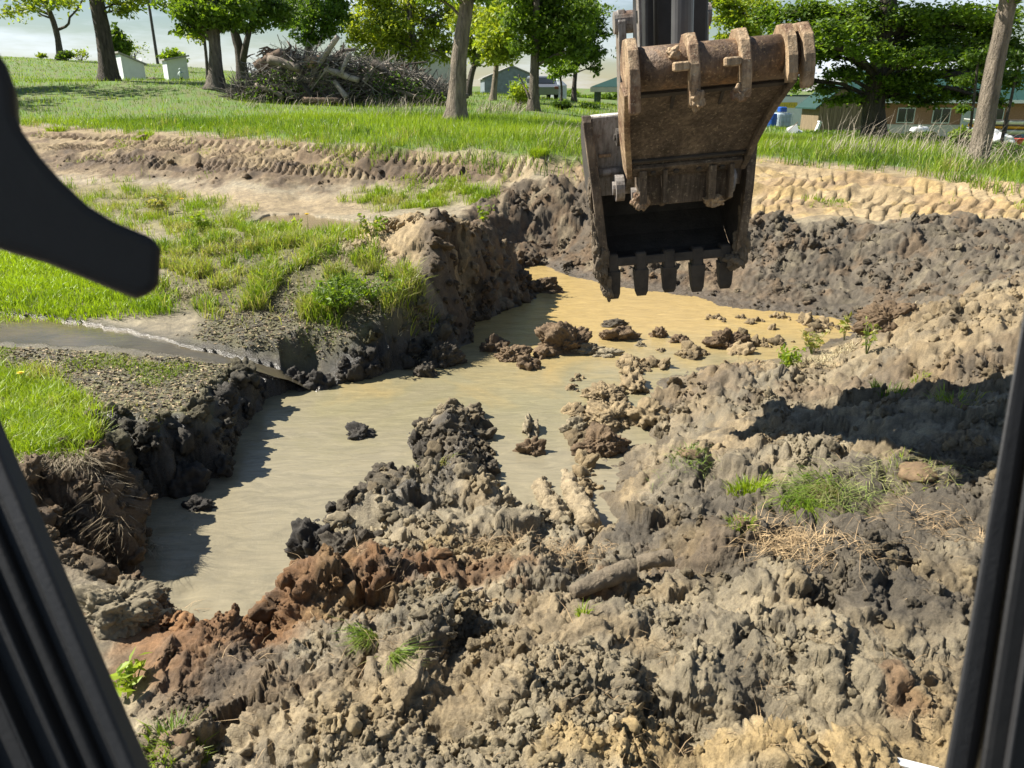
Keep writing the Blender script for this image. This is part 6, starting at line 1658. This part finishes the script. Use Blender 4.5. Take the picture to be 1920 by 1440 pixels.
x, y, z = sample(mk(STRIP, .3) * (.05 + .95 * cl2), 4200, rng); parts.append(blades(np.stack([x, y, z], -1), rng.uniform(.06, .22, len(x)), .007, rng.uniform(.1, .6, len(x)), gcol(x, y, [GL2, GL1, GDRY], rng, 1.0), rng))
x, y, z = sample(_M['bench'] * dry * sstep(.1, .5, pn2(_X * 1.7, _Y * 1.7, 104)) * (_M['stream'] < .2), 2500, rng); parts.append(blades(np.stack([x, y, z], -1), rng.uniform(.02, .07, len(x)), .004, rng.uniform(.3, 1.2, len(x)), gcol(x, y, [GL2 * .8, GL1 * .8, GDRY * .7], rng, 1.3), rng))
x, y, z = sample((_M['berm'] + _M['clay']) * sstep(.35, .6, pn2(_X * .9, _Y * .9, 105)) * (_M['wall'] < .2), 1800, rng); parts.append(blades(np.stack([x, y, z], -1), rng.uniform(.04, .14, len(x)), .007, rng.uniform(.1, .8, len(x)), gcol(x, y, [GL2, GL1, GDRY], rng, 1.3), rng))
grass('bank_grass', 'tufty green grass covering the left banks and the hump', parts, m_grass)
# straw and dead grass
parts = []
def straw(px, py, rx, ry, n, ln, c, wd=.0022, lean=(1.5, 3.0), az=None):
    g = hits([(px, py)])[0]
    a = rng.uniform(0, 6.28, n); r = rng.random(n) ** .6
    X = g[0] + np.cos(a) * r * rx; Y = g[1] + np.sin(a) * r * ry
    P = np.stack([X, Y, terrain(X, Y) + rng.uniform(.005, .04, n)], -1)
    parts.append(blades(P, rng.uniform(*ln, n) * .45, wd, rng.uniform(*lean, n), np.array(c) * rng.uniform(.5, 1.4, (n, 1)), rng, az=None if az is None else az + rng.normal(0, .5, n)))
STR = (.34, .24, .13)
straw(990,1040,.42,.13,420,(.06,.16),STR); straw(1100,1045,.2,.08,160,(.06,.14),STR); straw(1480,1045,.28,.16,700,(.08,.22),(.42,.30,.16)); straw(1560,1085,.2,.1,200,(.08,.2),STR)
straw(1760,1010,.2,.25,200,(.06,.18),STR); straw(1600,920,.6,.22,420,(.10,.25),(.26,.26,.10)); straw(1560,940,.3,.15,240,(.1,.25),(.18,.24,.05)); straw(1280,900,.3,.15,120,(.06,.16),(.2,.24,.07))
straw(160,880,.45,.10,900,(.12,.3),(.30,.245,.16),lean=(.8,2.2),az=-1.2); straw(230,880,.2,.12,420,(.12,.3),(.27,.22,.14),lean=(.8,2.2),az=-.9); straw(130,910,.35,.08,500,(.12,.3),(.26,.2,.12),lean=(1,2.4),az=-1.4)
straw(1500,690,.55,.35,650,(.08,.22),(.42,.36,.21),.004,(.5,2.0)); straw(1620,640,.5,.4,350,(.08,.2),(.40,.33,.19),.004); straw(1400,720,.3,.2,150,(.06,.16),STR,.003)
straw(760,570,.5,.25,500,(.12,.3),(.40,.35,.22),.005,(.3,1.4)); straw(420,470,.8,.5,500,(.1,.26),(.36,.30,.17),.006,(.3,1.5)); straw(350,560,.5,.2,300,(.08,.2),(.3,.25,.15),.005,(.5,2)); straw(640,480,.6,.3,400,(.08,.22),(.42,.36,.2),.006,(.4,1.6))
for k in range(26):
    straw(rng.uniform(300,1750), rng.uniform(900,1420), .15, .08, 14, (.05,.2), STR, .0018)
n = 700; x, y, z = sample(_M['front'] * (_Y < 5) * (_Z > ZW + .15), n, rng); parts.append(blades(np.stack([x, y, z + .01], -1), rng.uniform(.02, .08, n), .0016, rng.uniform(1, 3, n), np.array(STR) * rng.uniform(.5, 1.4, (n, 1)), rng))
grass('dry_straw', 'dead straw and roots lying over the mud and hanging off the bank', parts, m_straw)
parts = []
for px0, px1, py0, py1, n, ln in [(1540,1800,282,302,260,(.4,1.2)),(1430,1560,275,290,50,(.3,.7)),(1780,1940,300,325,190,(.4,1.1)),(1000,1110,250,290,110,(.3,.7)),(700,860,205,225,160,(.3,.7)),(440,860,196,206,260,(.3,.8)),(890,980,204,216,200,(.3,.6))]:
    pts = [(rng.uniform(px0, px1), rng.uniform(py0, py1)) for _ in range(n)]
    g = hits(pts); parts.append(blades(g, rng.uniform(*ln, n), np.maximum(.004, g[:, 1] * .0003), rng.uniform(.1, 1.7, n), np.array((.34, .29, .22)) * rng.uniform(.5, 1.3, (n, 1)), rng, az=rng.normal(.3, .9, n)))
grass('dry_stalks', 'tall dead grass stalks below the trees', parts, m_straw)
# leaf litter on the bench
n = 15000; x, y, z = sample(_M['bench'] * (_M['stream'] < .3) * dry + .15 * _M['isle'] * dry, n, rng)
c = np.array([OLIVE, OLIVE * 1.5, TAN, BROWN * .7, DARK])[rng.integers(0, 5, n)] * rng.uniform(.6, 1.3, (n, 1))
tag(link('leaf_litter', leaf_mesh('leaf_litter', np.stack([x, y, z + .012], -1), .02, c, rng, flat=.75), m_straw), 'scraps of dead leaves and weed strewn on the wet bench', kind='stuff')

# ------------------------------------------------------------------ single plants
def tuft(name, label, px, py, n, h, spread, pal, seed, wd=.0035, lean=(.1, .9), cat='grass tuft', az=None, mat=None):
    rng = np.random.default_rng(seed); g = hits([(px, py)])[0]
    root = empty(name, tuple(g))
    a = rng.uniform(0, 6.28, n); r = rng.random(n) ** .7 * spread
    X = np.cos(a) * r; Y = np.sin(a) * r; Zl = terrain(X + g[0], Y + g[1]) - g[2]
    v, f, c = blades(np.stack([X, Y, Zl - .01], -1), rng.uniform(.5, 1.1, n) * h, wd, rng.uniform(*lean, n), gcol(X * 9, Y * 9, pal, rng), rng, az=(a + rng.normal(0, .5, n)) if az is None else az + rng.normal(0, .45, n))
    link('blade', mesh_np('blade', v, [f], c, smooth=False), mat or m_grass, root)['kind'] = 'stuff'
    mb = MB(); V, F = clod_shape(2, seed, .8, .5); V = V * spread * .55
    link('root_clump', mesh_np('root_clump', V, [F], np.ones((len(V), 3)) * BROWN), m_clod, root)
    return tag(root, label, cat, 'green tufts growing out of the mud')
PG = [GL2, GL1, GL1 * 1.1]
tuft('grass_tuft', 'bright green fine grass tuft in the dark mud right of centre', 1405, 920, 420, .13, .12, PG, 1)
tuft('grass_tuft', 'small vivid green tuft beside the pile of straw', 1382, 1040, 260, .07, .07, [GL2, GL1], 2, .0025)
tuft('grass_tuft', 'drooping dull green tuft at the foot of the rust brown ridge', 695, 1215, 260, .13, .06, [GL3 * 1.6, GL2, GDRY * .7], 3, .0022, (.4, 1.4), az=-2.4)
tuft('grass_tuft', 'combed over grass lock just below the drooping dull tuft', 735, 1262, 160, .14, .03, [GL3 * 1.6, GL2, GDRY * .7], 4, .0022, (.8, 1.5), az=-.6)
tuft('grass_tuft', 'pale grass sprig growing on the dark mud spit', 815, 885, 130, .13, .12, [GL2, GL1 * .9, GDRY], 5, .003, (.3, 1.5))
tuft('grass_tuft', 'thin weeds on the near end of the dark mud spit', 905, 910, 90, .09, .12, [GL2, GDRY], 6, .003, (.3, 1.5))
tuft('grass_tuft', 'grass tuft at the lower left below the rust brown soil', 330, 1420, 380, .10, .12, [GL3 * 1.6, GL2, GL1], 7, .0028, (.2, 1.2))
tuft('grass_tuft', 'dark green grass lying in the shade of the bucket shadow', 1665, 748, 160, .14, .14, [GL3, GL2], 8, .004)
tuft('grass_tuft', 'yellowish sprig inside the bucket shadow', 1722, 722, 90, .10, .05, [GL1, GL1 * 1.2], 9, .004)
tuft('grass_tuft', 'pale tuft at the near rim of the bucket shadow', 1790, 768, 200, .14, .16, [GL2, GL1, GDRY], 10, .0035, (.3, 1.4))
tuft('grass_tuft', 'grass lock lying flat in the dark mud on the right', 1540, 925, 280, .22, .16, [GL3 * 1.5, GL2, GDRY * .8], 11, .003, (.9, 2.0), az=-2.6)
tuft('grass_tuft', 'fallen grass lock right of the bright fine tuft', 1500, 950, 200, .2, .12, [GL3 * 1.5, GL2, GL1 * .8], 12, .003, (.8, 1.8), az=-1.8)
tuft('grass_tuft', 'green tuft on the tracked berm just left of the bucket', 1012, 296, 320, .22, .18, PG, 13, .008)
tuft('grass_tuft', 'small tuft on the tan clay just right of the bucket', 1382, 354, 240, .16, .2, PG, 14, .007)
tuft('grass_tuft', 'tuft on the tracked berm at the far left', 108, 246, 260, .2, .3, PG, 15, .009)
tuft('grass_tuft', 'low tuft on the upper track of the left berm', 268, 258, 260, .18, .3, PG, 16, .009)
tuft('grass_tuft', 'single sprouting blade cluster in the grey mud at the bottom middle', 1090, 1195, 40, .10, .03, PG, 17, .003)
tuft('grass_tuft', 'green sprig in the dark mud above the straw', 1520, 925, 60, .12, .03, PG, 18, .003)
tuft('grass_tuft', 'weeds left of the bright fine tuft', 1290, 890, 150, .09, .14, [GL3 * 1.4, GL2], 19, .0028, (.3, 1.4))
tuft('grass_tuft', 'grass fringe on the far rim of the shaded hollow at right', 1720, 900, 160, .10, .2, [GL2, GL1, GDRY], 20, .003, (.3, 1.4))
def weed(name, label, px, py, n, h, lf, pal, seed, cat='weed', spread=.5):
    rng = np.random.default_rng(seed); rnd = random.Random(seed); g = hits([(px, py)])[0]; root = empty(name, tuple(g))
    for k in range(n):
        a = rnd.uniform(0, 6.28); t_ = Vector((math.cos(a) * h * spread * rnd.uniform(.3, 1), math.sin(a) * h * spread * rnd.uniform(.3, 1), h * rnd.uniform(.55, 1)))
        mb = MB(); mb.tube([(0, 0, -.02), tuple(t_ * .55 + Vector((0, 0, h * .1))), tuple(t_)], [.0035, .003, .0015], 5); mb.build('stem', m_stem, root, smooth=True)
        m = int(rnd.uniform(5, 9)); C = np.array([tuple(t_ * (.35 + .65 * (j + 1) / m)) for j in range(m)]) + rng.normal(0, lf * .5, (m, 3))
        link('foliage', leaf_mesh('foliage', C, lf, leaf_cols(C * 40, pal, rng), rng, .35), m_leaf, root)['kind'] = 'stuff'
    return tag(root, label, cat, 'leafy weeds')
m_stem = mat_plain('weed_stem', (.12, .17, .04), .7, var=.2, scale=20, bmp=.05)
weed('leafy_weed', 'broad leaved pale green weed beside the left cab post', 250, 1300, 6, .12, .035, [GL1, GL1 * 1.2, (.26, .36, .12)], 61, spread=.9)
weed('leafy_weed', 'bushy bright green weed in front of the dry patch on the right', 1475, 700, 26, .24, .03, [GL2, GL1], 62, spread=.7)
weed('leafy_weed', 'tall thin weed standing in the dry patch behind the bushy weed', 1620, 690, 6, .34, .03, [GL2, GDRY], 63, spread=.3)
weed('leafy_weed', 'pale leafy weed at the right end of the yellow water', 1525, 640, 14, .32, .04, [GL1 * .8, GDRY, GL2], 64, spread=.6)
weed('leafy_weed', 'tall pale weed against the dark bank at the right end of the yellow water', 1588, 605, 5, .36, .045, [GL1 * .9, GDRY], 65, spread=.25)
weed('leafy_weed', 'dense dark green weed clump on the near slope of the hump', 640, 590, 60, .42, .032, [GL3, GL2, GL2 * 1.2], 66, spread=.9)
weed('leafy_weed', 'second green weed clump right of the dense clump on the hump', 700, 575, 34, .34, .03, [GL3 * 1.2, GL2, GL1], 67, spread=.9)
weed('leafy_weed', 'weed with feathery leaves on the crest of the hump', 700, 455, 16, .3, .04, [GL1, GL2, GDRY], 68, spread=.8)
weed('leafy_weed', 'weed at the left of the hump near the black handle', 380, 440, 20, .34, .045, [GL1, GL2], 69, spread=.8)
weed('leafy_weed', 'pale flowering weed behind the left part of the hump', 300, 400, 26, .4, .05, [GL1 * .9, GDRY, GL2], 70, spread=.9)
weed('leafy_weed', 'weed growing on the clod heap behind the hump', 905, 425, 8, .28, .04, [GL2, GL1], 71, spread=.6)
weed('leafy_weed', 'yellow green weed beside the puddle', 545, 425, 18, .3, .045, [GL1, GL1 * 1.2, GDRY], 72, spread=.9)
m_petal = mat_plain('yellow_petal', (.75, .52, .02), .6, var=.1, scale=30, bmp=0)
for k, (px, py, hh, lab) in enumerate([(578, 432, .3, 'yellow dandelion behind the hump beside the puddle'), (45, 726, .12, 'yellow dandelion on the near left grass'), (345, 402, .3, 'yellow flower among the pale weeds behind the hump')]):
    g = hits([(px, py)])[0]; root = empty('dandelion', tuple(g)); mb = MB(); mb.tube([(0, 0, 0), (.005, 0, hh * .5), (0, .005, hh)], .003, 6); mb.build('stem', m_stem, root)
    mb = MB(); s_ = .018 + .0022 * g[1]
    for j in range(14):
        a = j / 14 * 6.283; mb.add([(0, 0, hh), (math.cos(a - .2) * s_ * .8, math.sin(a - .2) * s_ * .8, hh + .01), (math.cos(a) * s_, math.sin(a) * s_, hh + .006), (math.cos(a + .2) * s_ * .8, math.sin(a + .2) * s_ * .8, hh + .01)], [(0, 1, 2, 3)])
    mb.tube([(0, 0, hh - .01), (0, 0, hh + .015)], [s_ * .3, s_ * .5], 8); mb.build('flower_head', m_petal, root)
    tag(root, lab, 'flower', 'yellow flowers')

# ------------------------------------------------------------------ wood and scrap in the mud
m_mlog = mat_plain('muddy_wood', (.17, .135, .09), .8, var=.4, scale=14, bmp=.8, bscale=60)
def mudlog(name, label, A, B, r0, r1, lift, mat, seed, crust=0.0, stub=True, zabs=None):
    g = hits([A, B]); a, b = Vector(g[0]), Vector(g[1]); a.z += lift; b.z += lift * 1.2
    if zabs is not None: a, b = atz(*A, zabs), atz(*B, zabs + .03)
    root = empty(name, tuple(a)); n = 60; V = []; K = 28; d = b - a; t = d.normalized(); s = t.cross(Vector((0, 0, 1))).normalized(); u = s.cross(t)
    for i in range(n + 1):
        f = i / n; r = (r0 + (r1 - r0) * f) * (1 if 0 < i < n else .7); c = d * f + u * math.sin(f * 3.1) * r0 * .3
        for k in range(K):
            an = 2 * math.pi * k / K; V.append(c + s * (math.cos(an) * r) + u * (math.sin(an) * r))
    V = np.array([tuple(q) for q in V]); nn = pn3(V[:, 0] * 16 + seed, V[:, 1] * 16, V[:, 2] * 16, seed) * .5 + np.abs(pn3(V[:, 0] * 36 + seed, V[:, 1] * 36, V[:, 2] * 36, seed + 1)) * .5
    ax = np.array([tuple(d * (i / n)) for i in range(n + 1) for k in range(K)]); V = V + (V - ax) * (nn * (.15 + crust))[:, None]
    F = [(i * K + k, i * K + (k + 1) % K, (i + 1) * K + (k + 1) % K, (i + 1) * K + k) for i in range(n) for k in range(K)]
    me = bpy.data.meshes.new('stem'); me.from_pydata([tuple(q) for q in V], [], F + [tuple(range(K - 1, -1, -1)), tuple(range(n * K, n * K + K))]); me.polygons.foreach_set('use_smooth', [True] * len(me.polygons)); link('stem', me, mat, root)
    if stub:
        mb = MB(); p = d * .6; mb.tube([p, p + u * r0 * 1.6 + s * r0], [r0 * .4, r0 * .25], 7); mb.build('branch_stub', mat, root)
    return tag(root, label, 'log')
mudlog('muddy_log', 'muddy log lying over the black hole in the foreground', (1072,1112), (1185,1068), .036, .058, .075, m_mlog, 5, .1, zabs=-.06)
mudlog('muddy_log', 'log end sticking out of the dark mud right of the black hole', (1195,1058), (1262,1046), .04, .045, .03, m_mlog, 6, .1, zabs=-.05)
m_crust = mat_plain('mud_crusted_wood', (.30, .24, .15), .9, var=.4, scale=16, bmp=.9, bscale=60)
mudlog('muddy_log', 'left one of two mud crusted logs running into the water', (1052,968), (1008,868), .07, .06, .05, m_crust, 7, 1.1, False)
mudlog('muddy_log', 'right one of two mud crusted logs running into the water', (1108,972), (1058,858), .07, .06, .05, m_crust, 8, 1.1, False)
mudlog('broken_stick', 'pale forked stick lying on the rust brown soil', (868,1145), (905,1108), .012, .007, .02, m_logp, 9, .0, True)
mudlog('broken_stick', 'thin pale twig crossing the forked stick', (868,1110), (925,1140), .005, .004, .03, m_logp, 10, .0, False)
mudlog('broken_stick', 'pale stick leaning in the dry patch on the right', (1632,712), (1618,640), .018, .012, .03, m_logp, 11, .0, False)
g = hits([(1722, 1446)])[0]; root = empty('white_plank', tuple(g + np.array([0, 0, .02])), R(-20)); mb = MB(); mb.box((0, 0, 0), (.16, .035, .02), bev=.003); mb.build('board', m_wht, root)
mb = MB(); mb.box((.07, 0, .012), (.012, .012, .006)); mb.build('nail', m_tin, root)
tag(root, 'short white plank end at the bottom right in the mud', 'plank')
